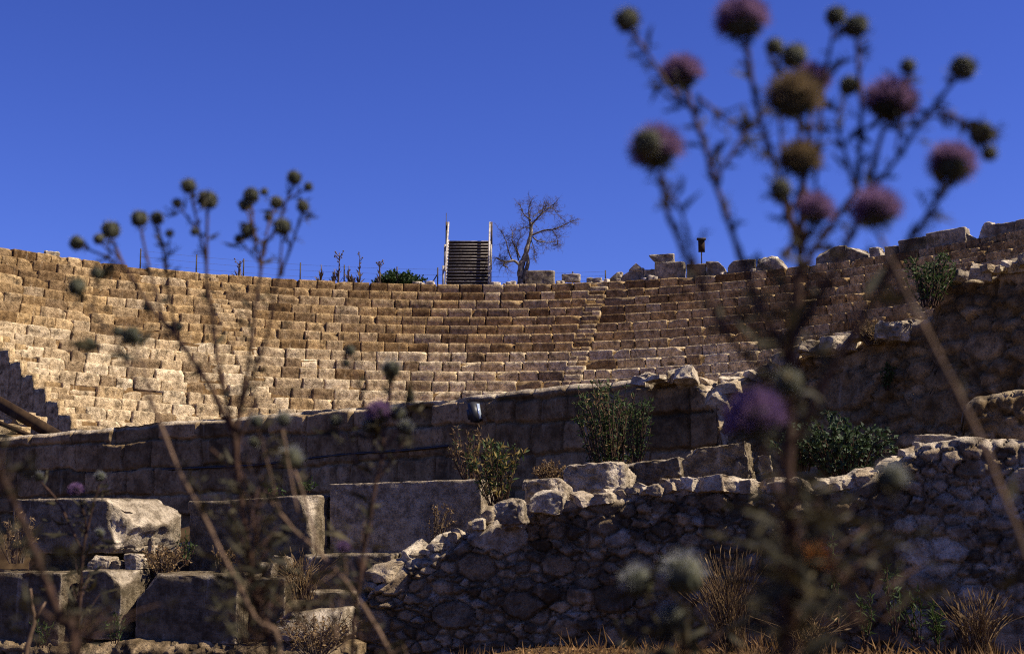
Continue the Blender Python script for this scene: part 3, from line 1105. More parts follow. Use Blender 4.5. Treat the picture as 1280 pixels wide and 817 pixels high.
cp = [(x, y) for x, y in ((40, 592), (130, 590), (230, 585), (320, 581), (400, 571), (440, 567), (500, 563), (560, 557))]
m.tube(smooth_path([at(x, y, wplane(x, .13)) for x, y in cp], 5), .022, 5)
setp(obj('cable', m, M['black'], None), 'thin black cable strung along the face of the ashlar wall', 'cable')
fc = at(594, 515, wplane(594, .2))
fl = thing('floodlight', fc - [0, 0, .16], 'small dark floodlight with a pale glass fixed to the ashlar wall', 'floodlight')
Rm = rotz(.75) @ rotm('X', -.25)
m = MB(); m.box(fc, (.085, .05, .15), Rm); m.box(fc + Rm @ np.array([0, .09, 0]), (.05, .05, .08), Rm); obj('housing', m, M['black'], fl)
m = MB(); m.box(fc + Rm @ np.array([.035, -.055, 0]), (.028, .006, .125), Rm); obj('glass', m, M['glass'], fl)
m = MB(); m.tube([fc + [0, .02, -.02], fc + [.02, .32, -.02]], .02, 6); obj('bracket', m, M['iron'], fl)

# dark slanting bands added to stand for shade, broken stones below the parapet
m = MB()
a, b = at(-30, 486, 41.5), at(90, 556, 40.2)
L = np.linalg.norm(b - a)
xd = (b - a) / L
zd = np.cross(xd, [0, 1, 0]); zd = zd / np.linalg.norm(zd); yd = np.cross(zd, xd)
m.box((a + b) / 2, (L / 2, .10, .17), np.stack([xd, yd, zd], 1), (.5, .5, .5, 1))
setp(obj('shade_band', m, M['brownwood'], None), 'dark brown slanting band added for the shade beside the stepped parapet', 'shade_filler')
m = MB()
a, b = at(-30, 516, 40.2), at(56, 552, 39.4)
L = np.linalg.norm(b - a); xd = (b - a) / L; zd = np.cross(xd, [0, 1, 0]); zd /= np.linalg.norm(zd); yd = np.cross(zd, xd)
m.box((a + b) / 2, (L / 2, .07, .06), np.stack([xd, yd, zd], 1), (.4, .5, .5, 1))  # second dark strip, shade given a solid shape
setp(obj('shade_strip', m, M['brownwood'], None), 'narrow dark strip added for shade below the wider slanting band', 'shade_filler')
for i, (x0, y0, x1, y1, lab) in enumerate(((12, 513, 24, 528, 'upright ochre stone chip lit between the two slanting shade bands'), (22, 518, 39, 529, 'flat ochre stone chip lit beside the upright chip'), (3, 531, 17, 541, 'reddish broken stone below the narrow shade strip'))):
    place_stone('stone_chip', x0, y0, x1, y1, 40.8 - (.9 if i == 2 else 0), None, lab, 'stone', 'seat', .9, -.8, .06, .05, (6, 5, 5), [((1, -1, .6), .2, .05)], .9, .1)
# rough heap that carries the shade bands
mb = MB()
P, F = rblock((2.6, .7, 1.15), .5, .25, 1.2, (16, 8, 10), 77, [((1, -.3, 1.3), .75, .2)])
c = at(0, 545, 41.6)
mb.add(P + np.array([c[0], 41.9, c[2] - .62]), F, (.3, .1, .5, 1))
setp(obj('rubble_heap', mb, M['wall'], None, True), 'dark heap of fill under the slanting shade bands', 'rubble heap')


# ------------------------------------------------------------------ big dressed blocks, lower left
def big(name, x0, y0, x1, y1, Y, label, depth=.8, yaw=0, r=.03, amp=.012, n=(34, 14, 20), cuts=(), tone=.5, paleness=.1, tilt=0, cat='stone block', freq=4.5, zb=None):
    return place_stone(name, x0, y0, x1, y1, Y, zb, label, cat, 'block', depth, yaw, r, amp, n, cuts, tone, paleness, None, tilt, None, freq, .018)


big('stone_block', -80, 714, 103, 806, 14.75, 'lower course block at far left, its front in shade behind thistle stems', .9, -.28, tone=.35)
big('stone_block', 106, 712, 171, 800, 14.6, 'short lower course block with a lit notch at its right corner', .9, -.28, tone=.4, paleness=.15, cuts=[((1, -.5, .9), .42, .06)])
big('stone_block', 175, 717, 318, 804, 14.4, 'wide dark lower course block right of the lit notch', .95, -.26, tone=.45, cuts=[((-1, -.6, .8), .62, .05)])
big('stone_block', 321, 722, 372, 800, 14.5, 'dark lower course block hidden behind the bushy left thistle', .8, -.28, tone=.3, paleness=0)
big('stone_block', 40, 688, 152, 716, 15.35, 'flat dark block supporting the broken cornice', .9, -.2, tone=.3, paleness=0, r=.05, amp=.03)
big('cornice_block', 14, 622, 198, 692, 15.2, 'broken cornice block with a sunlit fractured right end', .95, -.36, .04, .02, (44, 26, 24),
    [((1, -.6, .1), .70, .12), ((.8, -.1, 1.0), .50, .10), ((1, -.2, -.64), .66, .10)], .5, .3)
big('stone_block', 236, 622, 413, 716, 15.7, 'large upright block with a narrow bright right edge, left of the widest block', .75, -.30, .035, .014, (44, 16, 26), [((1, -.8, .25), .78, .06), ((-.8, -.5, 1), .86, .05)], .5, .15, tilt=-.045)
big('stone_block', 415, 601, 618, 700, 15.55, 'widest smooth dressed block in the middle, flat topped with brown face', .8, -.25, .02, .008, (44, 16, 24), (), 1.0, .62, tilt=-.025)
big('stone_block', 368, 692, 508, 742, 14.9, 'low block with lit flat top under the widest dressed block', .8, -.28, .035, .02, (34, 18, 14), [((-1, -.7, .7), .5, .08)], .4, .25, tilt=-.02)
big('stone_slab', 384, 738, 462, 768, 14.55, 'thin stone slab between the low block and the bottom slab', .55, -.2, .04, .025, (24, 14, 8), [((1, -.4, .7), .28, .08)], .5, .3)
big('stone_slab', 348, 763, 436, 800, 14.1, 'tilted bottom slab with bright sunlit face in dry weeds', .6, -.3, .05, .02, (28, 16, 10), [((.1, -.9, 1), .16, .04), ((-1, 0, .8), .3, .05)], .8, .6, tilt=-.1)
# foundation rubble below the lower course
relief_wall('foundation_wall', [gp(-120, 14.85), gp(330, 14.15), gp(450, 14.0)], lambda px, y: -.03, -.9, rubble(6.5, -.9, .1, 61, .12, .05), 'rubble',
            'rough rubble footing under the lower course of big blocks', .03, .8, .12, 61, .02, worn_or_lit=.0)
SM = [
    (107, 694, 140, 716, 14.95, 'sunlit knobbly stone chip lying under the cornice, left of a pale rock', .9, .8, .09),
    (153, 691, 182, 713, 14.9, 'pale angular rock on the lower course right of the chips', .9, .9, .06),
    (183, 670, 194, 692, 15.3, 'small upright pointed stone standing behind the pale angular rock', .9, .5, .04),
    (135, 700, 155, 716, 14.95, 'small ochre stone wedged between the knobbly chip and the pale angular rock', .8, .3, .06),
    (221, 674, 242, 705, 15.9, 'rounded grey stone in the gap left of the upright block', .5, .3, .1),
    (618, 624, 660, 662, 13.75, 'rounded pale boulder at the bend of the near wall ridge', .75, .45, .13),
    (660, 597, 714, 632, 14.5, 'pitted angular block behind the rounded boulder', .7, .5, .08),
    (712, 578, 792, 616, 15.6, 'long white weathered rock with a bright ridge in front of the shrub', .9, .9, .1),
    (862, 556, 944, 606, 15.2, 'leaning flat grey slab in front of the ashlar wall end', .55, .25, .05),
    (950, 568, 966, 592, 15.1, 'small white upright stone just right of the leaning slab', .9, .9, .05),
    (655, 598, 690, 612, 16.2, 'low pale stone behind the pitted block beside the dry tuft', .6, .5, .06),
    (780, 575, 862, 612, 16.4, 'shaded grey rock between the white rock and the leaning slab', .35, .2, .1),
    (1098, 398, 1142, 425, 17.9, 'rounded boulder with a lit crest on top of the tall rubble wall', .6, .4, .15),
    (1150, 541, 1208, 556, 13.75, 'flat ledge slab with a bright top edge on the near wall at right', .7, .7, .05),
    (340, 694, 364, 712, 14.9, 'sunlit rough stone at the foot of the upright block behind the bushy thistle', .8, .6, .07),
    (318, 702, 350, 722, 14.85, 'dark rough stone beside the sunlit one at the foot of the upright block', .4, .2, .07),
]
for si_, (x0, y0, x1, y1, Y, lab, tone, paleness, r) in enumerate(SM):
    random.seed(640 + si_ * 7)
    hv_ = np.array([(x1 - x0), (x1 - x0) * .8 if x1 - x0 < 60 else 60, (y1 - y0)]) / FPX * Y / 2
    cut = []
    for q_ in range(6):
        nv = np.array([random.uniform(-1, 1), random.uniform(-1, .3), random.uniform(-.2, 1)]) / hv_
        nv /= np.linalg.norm(nv)
        cut.append((nv, float(np.abs(nv) @ hv_) * random.uniform(.62, .85), .03))
    tl = random.gauss(0, .06)
    if 'leaning' in lab:
        cut, tl = [((-1, -.2, 1), .34, .03)], -.12
    place_stone('loose_stone', x0, y0, x1, y1, Y, None, lab, 'stone', 'block', (x1 - x0) / FPX * Y * .8 if x1 - x0 < 60 else .5, random.uniform(-.55, -.25), r * (.9 if 'rounded' in lab else .35), r * .3, (30, 20, 22), cut, tone, paleness, tilt=tl, freq=5, crag=min(.06, (y1 - y0) / FPX * Y * .12))

# ------------------------------------------------------------------ plants among the walls
def gpt(px, py, Y):
    return at(px, py, Y)


leafy('green_shrub', gpt(765, 592, 18.6), 'dark green narrow leaved shrub against the ashlar wall', 'shrub', 60, 1.25, .5, (.085, .022), 34, 'green', 'tstem', (-.05, .15), .15, extra=('dry', .14), thick=.008, bend=.35, start=.05, jitter=.8, foot=.5)
leafy('green_shrub', gpt(797, 580, 18.2), 'slender upright green shrub right of the dark narrow leaved one', 'shrub', 16, .85, .16, (.08, .02), 26, 'green', 'tstem', (.06, 0), .1, thick=.007)
leafy('flowering_weed', gpt(622, 628, 14.9), 'yellowish green leafy weed sprouting over the widest dressed block', 'weed', 34, .72, .34, (.085, .02), 22, 'green', 'tstem', (-.02, 0), .2, extra=('yellow', .45), thick=.006)
leafy('dry_weed', gpt(588, 600, 15.6), 'reddish drying weed left of the yellowish green weed', 'weed', 22, .6, .22, (.06, .014), 18, 'dry', 'tstem', (-.03, 0), .1, extra=('green', .25), thick=.006)
leafy('dry_tuft', gpt(688, 604, 16.0), 'round brown dry cushion plant behind the pitted block', 'dry plant', 60, .26, .22, (.035, .022), 16, 'dry', 'twig', droop=.4)
leafy('dry_tuft', gpt(865, 482, 19.9), 'brown dry tuft growing on the broken end of the ashlar wall', 'dry plant', 50, .24, .24, (.04, .02), 14, 'dry', 'twig', droop=.4)
leafy('dry_tuft', gpt(1092, 428, 18.6), 'dry brown bush on the ridge left of the rounded boulder', 'dry plant', 60, .32, .3, (.045, .024), 18, 'dry', 'twig', droop=.5)
leafy('dry_tuft', gpt(545, 678, 15.3), 'thin brown dried weed at the foot of the widest dressed block', 'dry plant', 16, .42, .16, (.035, .018), 14, 'dry', 'twig', (.06, 0))
leafy('dry_tuft', gpt(205, 716, 15.1), 'brown dried ground plant between the cornice and the upright block', 'dry plant', 50, .3, .3, (.04, .026), 14, 'dry', 'twig', droop=.4)
leafy('dry_tuft', gpt(275, 716, 15.1), 'small dried plant at the foot of the upright block, left of the bushy thistle', 'dry plant', 24, .3, .16, (.035, .022), 14, 'dry', 'twig', droop=.3)
leafy('dry_tuft', gpt(395, 812, 13.6), 'tangle of dried weeds in front of the tilted bottom slab', 'dry plant', 60, .36, .5, (.05, .018), 16, 'dry', 'twig', droop=.3)
leafy('dry_tuft', gpt(20, 700, 14.9), 'dark dried weed on the lower course at left edge', 'dry plant', 30, .5, .25, (.05, .016), 14, 'dry', 'twig', droop=.3)
leafy('caper_bush', gpt(1055, 600, 14.9), 'spreading round leaved green bush on the terrace behind the near wall', 'bush', 90, .72, .62, (.055, .045), 26, 'ivy', 'tstem', (0, .1), .35, thick=.006, bend=.5)
leafy('caper_bush', gpt(1000, 585, 15.3), 'smaller green bush behind the main thistle stem on the terrace', 'bush', 36, .5, .34, (.055, .04), 20, 'ivy', 'tstem', (0, .1), .3, thick=.006)
leafy('climbing_plant', gpt(1162, 380, 17.6), 'thin leaved green climber at the left shoulder of the tall rubble wall', 'climber', 46, .72, .36, (.06, .026), 26, 'green', 'tstem', (.08, .2), .2, thick=.006)
leafy('climbing_plant', gpt(1108, 485, 18.4), 'small green tuft growing from the face of the tall rubble wall', 'climber', 14, .3, .12, (.05, .026), 18, 'green', 'tstem', (0, -.1), .2, thick=.005)
for i, (px, py, Y, h, lab) in enumerate(((1052, 790, 12.5, .82, 'tall single green weed right of the main thistle stem'), (1118, 790, 12.4, .62, 'upright green weed standing against the pale right part of the near wall'),
                                          (1148, 800, 12.0, .42, 'shorter green weed right of the upright one'), (1172, 806, 12.0, .34, 'dark green low weed, rightmost along the near wall'), (1080, 798, 12.2, .4, 'bushy short green weed between the two tall ones'))):
    leafy('green_weed', gpt(px, py, Y), lab, 'weed', 5, h, .10, (.075, .017), 26, 'green', 'tstem', (random.gauss(0, .04), 0), .1, 'green weeds at the foot of the near wall', None, .006)
for (px, py, Y, h, lab) in ((385, 612, 15.95, .12, 'small bright green tuft on top of the upright block'), (345, 622, 15.9, .16, 'thin pale green sprig left of the bright tuft on the upright block'), (143, 800, 13.6, .26, 'little green weed in front of the short lower course block'), (52, 805, 13.4, .22, 'little green weed below the far left block'), (232, 700, 15.4, .3, 'slender green sprout in the gap left of the upright block')):
    leafy('green_weed', gpt(px, py, Y), lab, 'weed', 9, h, .12, (.05, .016), 12, 'green', 'tstem', (0, 0), .1, None, None, .004)


def grass_clump(px, py, Y, n, h, spread, lab, mat='dry'):
    b = gpt(px, py, Y)
    m = MB()
    for i in range(n):
        a = random.random() * 6.28
        q = b + np.array([math.cos(a), math.sin(a), 0]) * random.random() * spread * .4
        e = q + np.array([random.gauss(0, spread * .5), random.gauss(0, spread * .4), h * random.uniform(.5, 1.05)])
        md = (q + e) / 2 + np.array([random.gauss(0, .02), 0, h * .1])
        m.tube(smooth_path([q - [0, 0, .05], md, e], 3), np.linspace(.005, .002, 7), 3, (random.random(), .5, .5, 1), False)
        if random.random() < .5:
            m.blade(e, e - md, .09, .014, None, .1, (random.random(), .5, .5, 1))
    o = obj('grass_clump', m, M[mat])
    return setp(o, lab, 'grass clump')


grass_clump(915, 806, 12.2, 170, .74, .36, 'tall reddish brown clump of dry grass left of the main thistle stem')
grass_clump(1222, 812, 11.9, 110, .42, .3, 'dry grass clump near the bottom right corner')
grass_clump(1010, 812, 12.0, 90, .3, .4, 'short dry grass clump behind the foot of the main thistle stem')
grass_clump(380, 742, 14.3, 90, .38, .3, 'dry grass growing on the slab behind the bushy left thistle')
# low dry grass that no one could count
m = MB()
for i in range(17000):
    x = random.uniform(-1.7, 6.2)
    y = random.uniform(9.6, 13.2)
    if random.random() > .55 + .45 * float(vnoise(np.array([[x * 1.5, y * 1.5, 0]]), 4)[0]): continue
    z = float(terrain_z(x, y)) - .03
    h = random.uniform(.03, .22) * (.5 + .8 * abs(float(vnoise(np.array([[x * 2.2, y * 2.2, 5.]]), 9)[0])) * 1.6)
    d = np.array([random.gauss(0, .6), random.gauss(0, .5), 1])
    m.blade((x, y, z), d, h, random.uniform(.008, .022), None, random.uniform(-.2, .4), (random.random(), .5, .5, 1))
for i in range(5000):
    x = random.gauss(-.1, .75) if i % 2 else random.uniform(-1.6, 5.5)
    y = random.uniform(10.2, 13.3)
    m.blade((x, y, float(terrain_z(x, y)) + random.uniform(.0, .05)), (random.gauss(0, 1), random.gauss(0, 1), random.gauss(.25, .3)), random.uniform(.02, .06), random.uniform(.012, .03), None, random.uniform(-.2, .3), (random.random(), .5, .5, 1))
setp(obj('dry_grass', m, M['grass']), 'low dry orange grass along the foot of the near wall', 'grass', kind='stuff')

# ------------------------------------------------------------------ thistles
def head_mesh(kind):
    """unit heads, axis +z, radius about 1"""
    inv, flo = MB(), MB()
    r = np.random.default_rng({'purple': 1, 'bud': 2, 'spent': 3, 'downy': 4, 'rust': 5}[kind])
    P, F = rblock((.5, .5, .5) if kind in ('purple', 'spent', 'rust') else (.7, .7, .7), .7, .06, 3, (8, 8, 8), 3)
    inv.add(P + [0, 0, -.14], F, (.3, .5, .5, 1))
    nb = 190 if kind != 'bud' else 230
    for i in range(nb):
        v = r.normal(size=3); v /= np.linalg.norm(v)
        if kind != 'bud' and v[2] > .1: continue
        p = v * (.48 if kind != 'bud' else .62) + np.array([0, 0, -.16])
        d = v + np.array([0, 0, .5]) + r.normal(size=3) * .25
        ln = r.uniform(.26, .5) if kind != 'bud' else r.uniform(.3, .6)
        inv.blade(p, d, ln, r.uniform(.06, .13), r.normal(size=3), 0, (r.random(), .5, .5, 1))
    if kind in ('purple', 'spent', 'rust'):
        for i in range(900):
            th = r.uniform(0, 2 * math.pi); zz = r.uniform(-.42, 1)
            s = math.sqrt(1 - zz * zz)
            v = np.array([s * math.cos(th), s * math.sin(th), zz])
            p = v * np.array([.4, .4, .3])
            d = v + r.normal(size=3) * .12
            flo.blade(p, d, r.uniform(.6, .82), r.uniform(.03, .06), r.normal(size=3), 0, (r.random(), .5, .5, 1))
    elif kind == 'downy':
        for i in range(420):
            v = r.normal(size=3); v /= np.linalg.norm(v)
            if v[2] < -.2: continue
            flo.blade(v * .6, v + r.normal(size=3) * .2, r.uniform(.55, .85), .022, r.normal(size=3), 0, (r.random(), .5, .5, 1))
    else:
        for i in range(120):
            v = r.normal(size=3); v /= np.linalg.norm(v)
            flo.blade(v * .5 + [0, 0, -.1], v + r.normal(size=3) * .5, r.uniform(.5, .85), .016, r.normal(size=3), 0, (r.random(), .5, .5, 1))
    fm = {'purple': 'petal', 'bud': 'budhair', 'spent': 'tan', 'downy': 'hair', 'rust': 'rust'}[kind]
    return inv.mesh('flower_head', M['bract']), flo.mesh('florets', M[fm])


HEADS = {k: head_mesh(k) for k in ('purple', 'bud', 'spent', 'downy', 'rust')}


def add_head(root, pos, rad, kind, axis_):
    inv, flo = HEADS[kind]
    nm = 'bud' if kind == 'bud' else 'flower_head'
    h = bpy.data.objects.new(nm, inv)
    COL.objects.link(h)
    h.parent = root
    h.location = Vector(pos - ORIGIN[root.name])
    q = Vector(axis_).to_track_quat('Z', 'Y')
    h.rotation_mode = 'QUATERNION'
    h.rotation_quaternion = q @ Matrix.Rotation(random.random() * 6.28, 3, 'Z').to_quaternion()
    h.scale = (rad, rad, rad)
    f = bpy.data.objects.new('down' if kind in ('bud', 'downy') else 'florets', flo)
    COL.objects.link(f)
    f.parent = h


def thistle(label, Y, stems, heads, leaf_n=1.0, foliage=(), smat='tstem', leaf=.035, gz=None, group='thistles in the foreground', wmul=1.0):
    """stems: (points in photo pixels, thickness in px at foot, at tip); each may carry its own depth offset"""
    x0, y0 = stems[0][0][0]
    foot = at(x0, y0, Y)
    gz = float(terrain_z(foot[0], Y)) if gz is None else gz
    base = np.array([foot[0], Y, gz - .03])
    root = thing('thistle', base, label, 'thistle', group)
    sm, lm = MB(), MB()
    mm = Y / FPX
    for si, st in enumerate(stems):
        pts, w0, w1 = st[:3]
        dz = st[3] if len(st) > 3 else (0 if si == 0 else random.uniform(-.05, .05))
        n = len(pts)
        P = [at(x, y, Y * (1 + dz * (i / max(n - 1, 1)))) for i, (x, y) in enumerate(pts)]
        if si == 0:
            P = [base, base * .5 + P[0] * .5 + np.array([random.gauss(0, .01), 0, 0])] + P
        Q = smooth_path(P, 5)
        rad = np.linspace(w0, w1, len(Q)) * mm / 2 * wmul
        tt = np.arange(len(Q))
        wob = np.stack([fbm(np.stack([tt * .33, 0 * tt + si * 7.7, 0 * tt + x0], 1), 5 + c_, 3) for c_ in range(3)], 1)
        Q = Q + wob * (2.6 * mm) * np.minimum(1, np.minimum(tt, tt[::-1]) / 3.0)[:, None]
        sm.tube(Q, rad * (.92 + .35 * (np.arange(len(Q)) % 4 == 0)), 6, (random.uniform(.3, .7), .5, .5, 1))
        for i in range(2, len(Q) - 1):
            for rep in range(2):
                if random.random() < .55 * leaf_n:
                    d = Q[i] - Q[i - 1]
                    d /= np.linalg.norm(d)
                    sd_ = rng.normal(size=3)
                    sd_ -= d * (sd_ @ d)
                    sd_ /= np.linalg.norm(sd_)
                    ln = leaf * random.uniform(.35, 1.2) * (Y / 1.2) ** .5
                    dd = sd_ + d * .7
                    lm.blade(Q[i], dd, ln, ln * .22, None, random.uniform(-.1, .5), (random.random(), .5, .5, 1))
                    for q in range(4):   # lobes with spines
                        pp = Q[i] + dd / np.linalg.norm(dd) * ln * random.uniform(.2, .8)
                        lm.blade(pp, rng.normal(size=3) + dd * .5, ln * .4, ln * .09, None, .1, (random.random(), .5, .5, 1))
    for (x, y, rx, ry, n) in foliage:     # tangle of spiny leaves
        for i in range(n):
            a, b = random.gauss(0, .5), random.gauss(0, .5)
            p = at(x + a * rx, y + b * ry, Y * (1 + random.gauss(0, .05)))
            ln = leaf * random.uniform(.7, 1.9)
            d = np.array([a * 2, random.gauss(0, .6), random.uniform(-.3, 1.0)])
            lm.blade(p, d, ln, ln * .2, None, random.uniform(-.2, .6), (random.random(), .5, .5, 1))
            for q in range(3):
                lm.blade(p + d / np.linalg.norm(d) * ln * random.uniform(.1, .7), rng.normal(size=3) + d * .5, ln * .5, ln * .1, None, .1, (random.random(), .5, .5, 1))
            # the twig it sits on
            sm.tube([p, at(x + a * rx * .3, y + b * ry + 25, Y)], [.0008, .0014], 3, None, False)
    obj('stem', sm, M[smat], root, True)
    if lm.n:
        obj('leaves', lm, M['tleaf'], root)
    for h in heads:
        x, y, r, kind = h[:4]
        tip = h[4] if len(h) > 4 else (x, y + r * 2)
        dz = h[5] if len(h) > 5 else 0
        p = at(x, y, Y * (1 + dz))
        ax = p - at(tip[0], tip[1], Y * (1 + dz)) + np.array([random.gauss(0, .15), random.gauss(0, .25), 0]) * r * mm
        add_head(root, p, r * mm, kind, ax)
        sm2 = p - ax / np.linalg.norm(ax) * r * mm * .6
    return root


thistle('tallest dark thistle with many purple heads filling the right side of the view', 1.2, [
    ([(985, 840), (988, 700), (984, 560), (990, 440), (999, 340), (1004, 250), (1002, 205)], 15, 7, 0),
    ([(1002, 330), (977, 235), (950, 150), (936, 75), (930, 50)], 6, 5, -.02),
    ([(986, 450), (945, 370), (915, 290), (893, 225), (873, 160), (858, 112)], 7, 5, .03),
    ([(868, 140), (840, 112), (815, 76), (788, 38)], 4, 4, .03),
    ([(890, 228), (915, 190), (935, 165), (962, 135)], 4, 3, .02),
    ([(870, 120), (905, 148), (935, 165)], 4, 3, .03),
    ([(984, 480), (925, 438), (888, 380), (860, 322), (838, 275), (824, 215)], 7, 5, -.03),
    ([(884, 375), (866, 320), (852, 270), (830, 232)], 4, 3, -.03),
    ([(1000, 300), (985, 240), (975, 150), (968, 75)], 4, 3, .04),
    ([(1004, 240), (1000, 170), (992, 90)], 5, 4, -.02),
    ([(1004, 240), (1012, 160), (1016, 120)], 5, 4, .03),
    ([(1000, 320), (1012, 290), (1020, 275)], 5, 4, -.03),
    ([(998, 345), (1040, 280), (1068, 240), (1076, 180), (1075, 110), (1071, 48)], 7, 4, .03),
    ([(1020, 270), (1022, 190), (1032, 100), (1043, 32)], 4, 3, .04),
    ([(1070, 240), (1056, 190), (1046, 150), (1058, 118)], 4, 3, .03),
    ([(990, 430), (1040, 340), (1075, 270), (1090, 215), (1106, 155)], 6, 5, .01),
    ([(1082, 245), (1108, 215), (1140, 170), (1170, 130), (1196, 98)], 5, 4, 0),
    ([(1120, 190), (1128, 140), (1134, 95)], 3, 3, 0),
    ([(1166, 134), (1196, 146), (1215, 160), (1232, 182)], 4, 3, 0),
    ([(990, 560), (1040, 460), (1090, 380), (1130, 310), (1160, 268), (1182, 230)], 7, 5, -.02),
    ([(1145, 292), (1165, 260), (1188, 225)], 4, 4, -.03),
    ([(986, 640), (962, 600), (948, 550)], 6, 5, -.08),
    ([(987, 620), (1040, 640), (1090, 625), (1112, 605)], 4, 3, -.03),
    ([(987, 740), (1005, 720), (1018, 704)], 4, 3, -.02),
    ([(986, 520), (986, 490)], 5, 4, -.06),
], [
    (927, 24, 36, 'purple', (934, 90), -.02), (852, 92, 30, 'purple', (862, 150), .03), (782, 23, 19, 'bud', (800, 50), .03),
    (820, 187, 36, 'purple', (826, 250), -.03), (808, 176, 20, 'bud', (815, 230), -.05), (968, 57, 14, 'bud', (972, 100), .04), (992, 68, 19, 'bud', (998, 120), -.02),
    (992, 122, 38, 'spent', (998, 190), -.03), (1014, 100, 28, 'purple', (1010, 160), .04), (1000, 200, 30, 'spent', (1000, 260), 0), (975, 235, 16, 'bud', (985, 270), -.03),
    (1020, 262, 25, 'purple', (1012, 310), -.03), (1045, 18, 16, 'bud', (1040, 60), .04), (1070, 31, 19, 'bud', (1072, 80), .03), (1062, 105, 15, 'bud', (1054, 140), .03),
    (1113, 127, 37, 'purple', (1102, 200), .01), (1135, 82, 12, 'bud', (1132, 110), 0), (1205, 83, 19, 'bud', (1180, 120), 0), (1228, 166, 18, 'bud', (1210, 175), 0),
    (1237, 193, 12, 'bud', (1230, 180), 0), (1190, 205, 32, 'purple', (1176, 260), -.02), (943, 520, 36, 'purple', (955, 590), -.08), (985, 475, 19, 'bud', (986, 520), -.06),
    (1115, 595, 19, 'downy', (1100, 640), -.03), (1020, 697, 22, 'rust', (1005, 730), -.02),
], 1.1, [(985, 720, 30, 150, 120), (1035, 690, 80, 60, 30), (985, 420, 28, 150, 40), (1090, 740, 80, 50, 12), (1060, 350, 50, 90, 10)], leaf=.024, wmul=1.3)
thistle('slanting pale thistle stalk crossing the right of the view with one pinkish head', 1.05, [
    ([(1312, 840), (1280, 690), (1255, 620), (1225, 550), (1172, 440), (1130, 360), (1098, 292)], 9.5, 6, .02),
    ([(1150, 400), (1128, 392), (1112, 400)], 4, 2, 0)], [(1095, 262, 35, 'purple', (1102, 330), .02)], .25, (), 'palestem')
thistle('low thistle with white downy heads right of centre at the bottom', 1.6, [
    ([(862, 850), (858, 800), (856, 745)], 7, 5, 0), ([(860, 830), (846, 800), (841, 780)], 4, 3, 0), ([(858, 800), (825, 765), (805, 735)], 4, 3, .02)],
    [(855, 716, 28, 'downy', (857, 790)), (797, 726, 22, 'downy', (815, 770), .02), (840, 768, 20, 'downy', (848, 810))], 1.2, [(850, 800, 50, 25, 14)])
thistle('bushy left thistle with a fan of round spiny heads against the sky', 2.0, [
    ([(338, 850), (322, 760), (306, 660), (297, 590), (293, 540)], 10, 8, 0),
    ([(294, 548), (268, 495), (240, 448), (212, 410), (186, 380), (160, 340), (140, 300)], 8, 4, .03),
    ([(158, 338), (128, 318), (100, 308)], 4, 3, .03),
    ([(150, 325), (135, 312), (125, 302)], 3, 2, .02),
    ([(205, 400), (190, 350), (180, 305), (175, 285)], 4, 3, .05),
    ([(222, 425), (210, 360), (203, 310), (198, 282)], 4, 3, -.03),
    ([(208, 345), (210, 315), (212, 298)], 3, 2, -.03),
    ([(291, 535), (275, 460), (264, 390), (258, 330), (259, 262)], 7, 4, -.02),
    ([(258, 330), (248, 285), (238, 242)], 4, 3, -.04),
    ([(246, 290), (232, 268), (223, 258)], 3, 2, -.04),
    ([(295, 540), (308, 470), (318, 400), (325, 340), (330, 300)], 7, 4, .03),
    ([(326, 335), (318, 290), (314, 255)], 4, 3, .03),
    ([(320, 300), (310, 270), (306, 262)], 3, 2, .03),
    ([(328, 310), (345, 285), (360, 250), (367, 230)], 4, 3, .0),
    ([(360, 250), (376, 240), (384, 236)], 3, 2, .0),
    ([(330, 320), (338, 275), (345, 260)], 3, 2, .04),
    ([(326, 330), (305, 305), (298, 300)], 3, 2, .02),
    ([(300, 510), (330, 430), (345, 360), (353, 295)], 5, 3, -.03),
    ([(350, 345), (365, 300), (378, 264)], 4, 3, -.03),
    ([(295, 560), (315, 510), (322, 470)], 5, 2, 0),
    ([(300, 610), (280, 575), (262, 560)], 4, 3, 0),
], [
    (95, 303, 11, 'bud', (104, 312), .03), (123, 298, 8, 'bud', (128, 306), .02), (138, 286, 14, 'bud', (143, 305), .03), (174, 272, 13, 'bud', (176, 292), .05), (196, 272, 10, 'bud', (199, 290), -.03),
    (212, 291, 6, 'bud', (211, 300), -.03), (221, 253, 7, 'bud', (226, 262), -.04), (235, 231, 11, 'bud', (239, 250), -.04), (260, 248, 14, 'bud', (259, 270), -.02), (243, 289, 6, 'bud', (247, 300), -.04),
    (314, 243, 12, 'bud', (316, 265), .03), (306, 255, 10, 'bud', (311, 270), .03), (330, 239, 6, 'bud', (334, 260), .04), (346, 252, 10, 'bud', (344, 268), .04), (368, 221, 11, 'bud', (364, 242), 0),
    (386, 233, 7, 'bud', (380, 239), 0), (379, 257, 9, 'bud', (375, 274), -.03), (353, 282, 13, 'bud', (352, 305), -.03), (310, 287, 12, 'bud', (318, 310), .02), (298, 298, 7, 'bud', (304, 306), .02), (336, 271, 7, 'bud', (333, 290), .03),
    (185, 383, 8, 'bud', (195, 395), .03), (220, 408, 9, 'bud', (225, 420), .03), (318, 552, 8, 'bud', (308, 570), 0),
], .5, [(315, 690, 34, 120, 150), (285, 440, 60, 100, 8), (335, 770, 50, 45, 28)], leaf=.022)
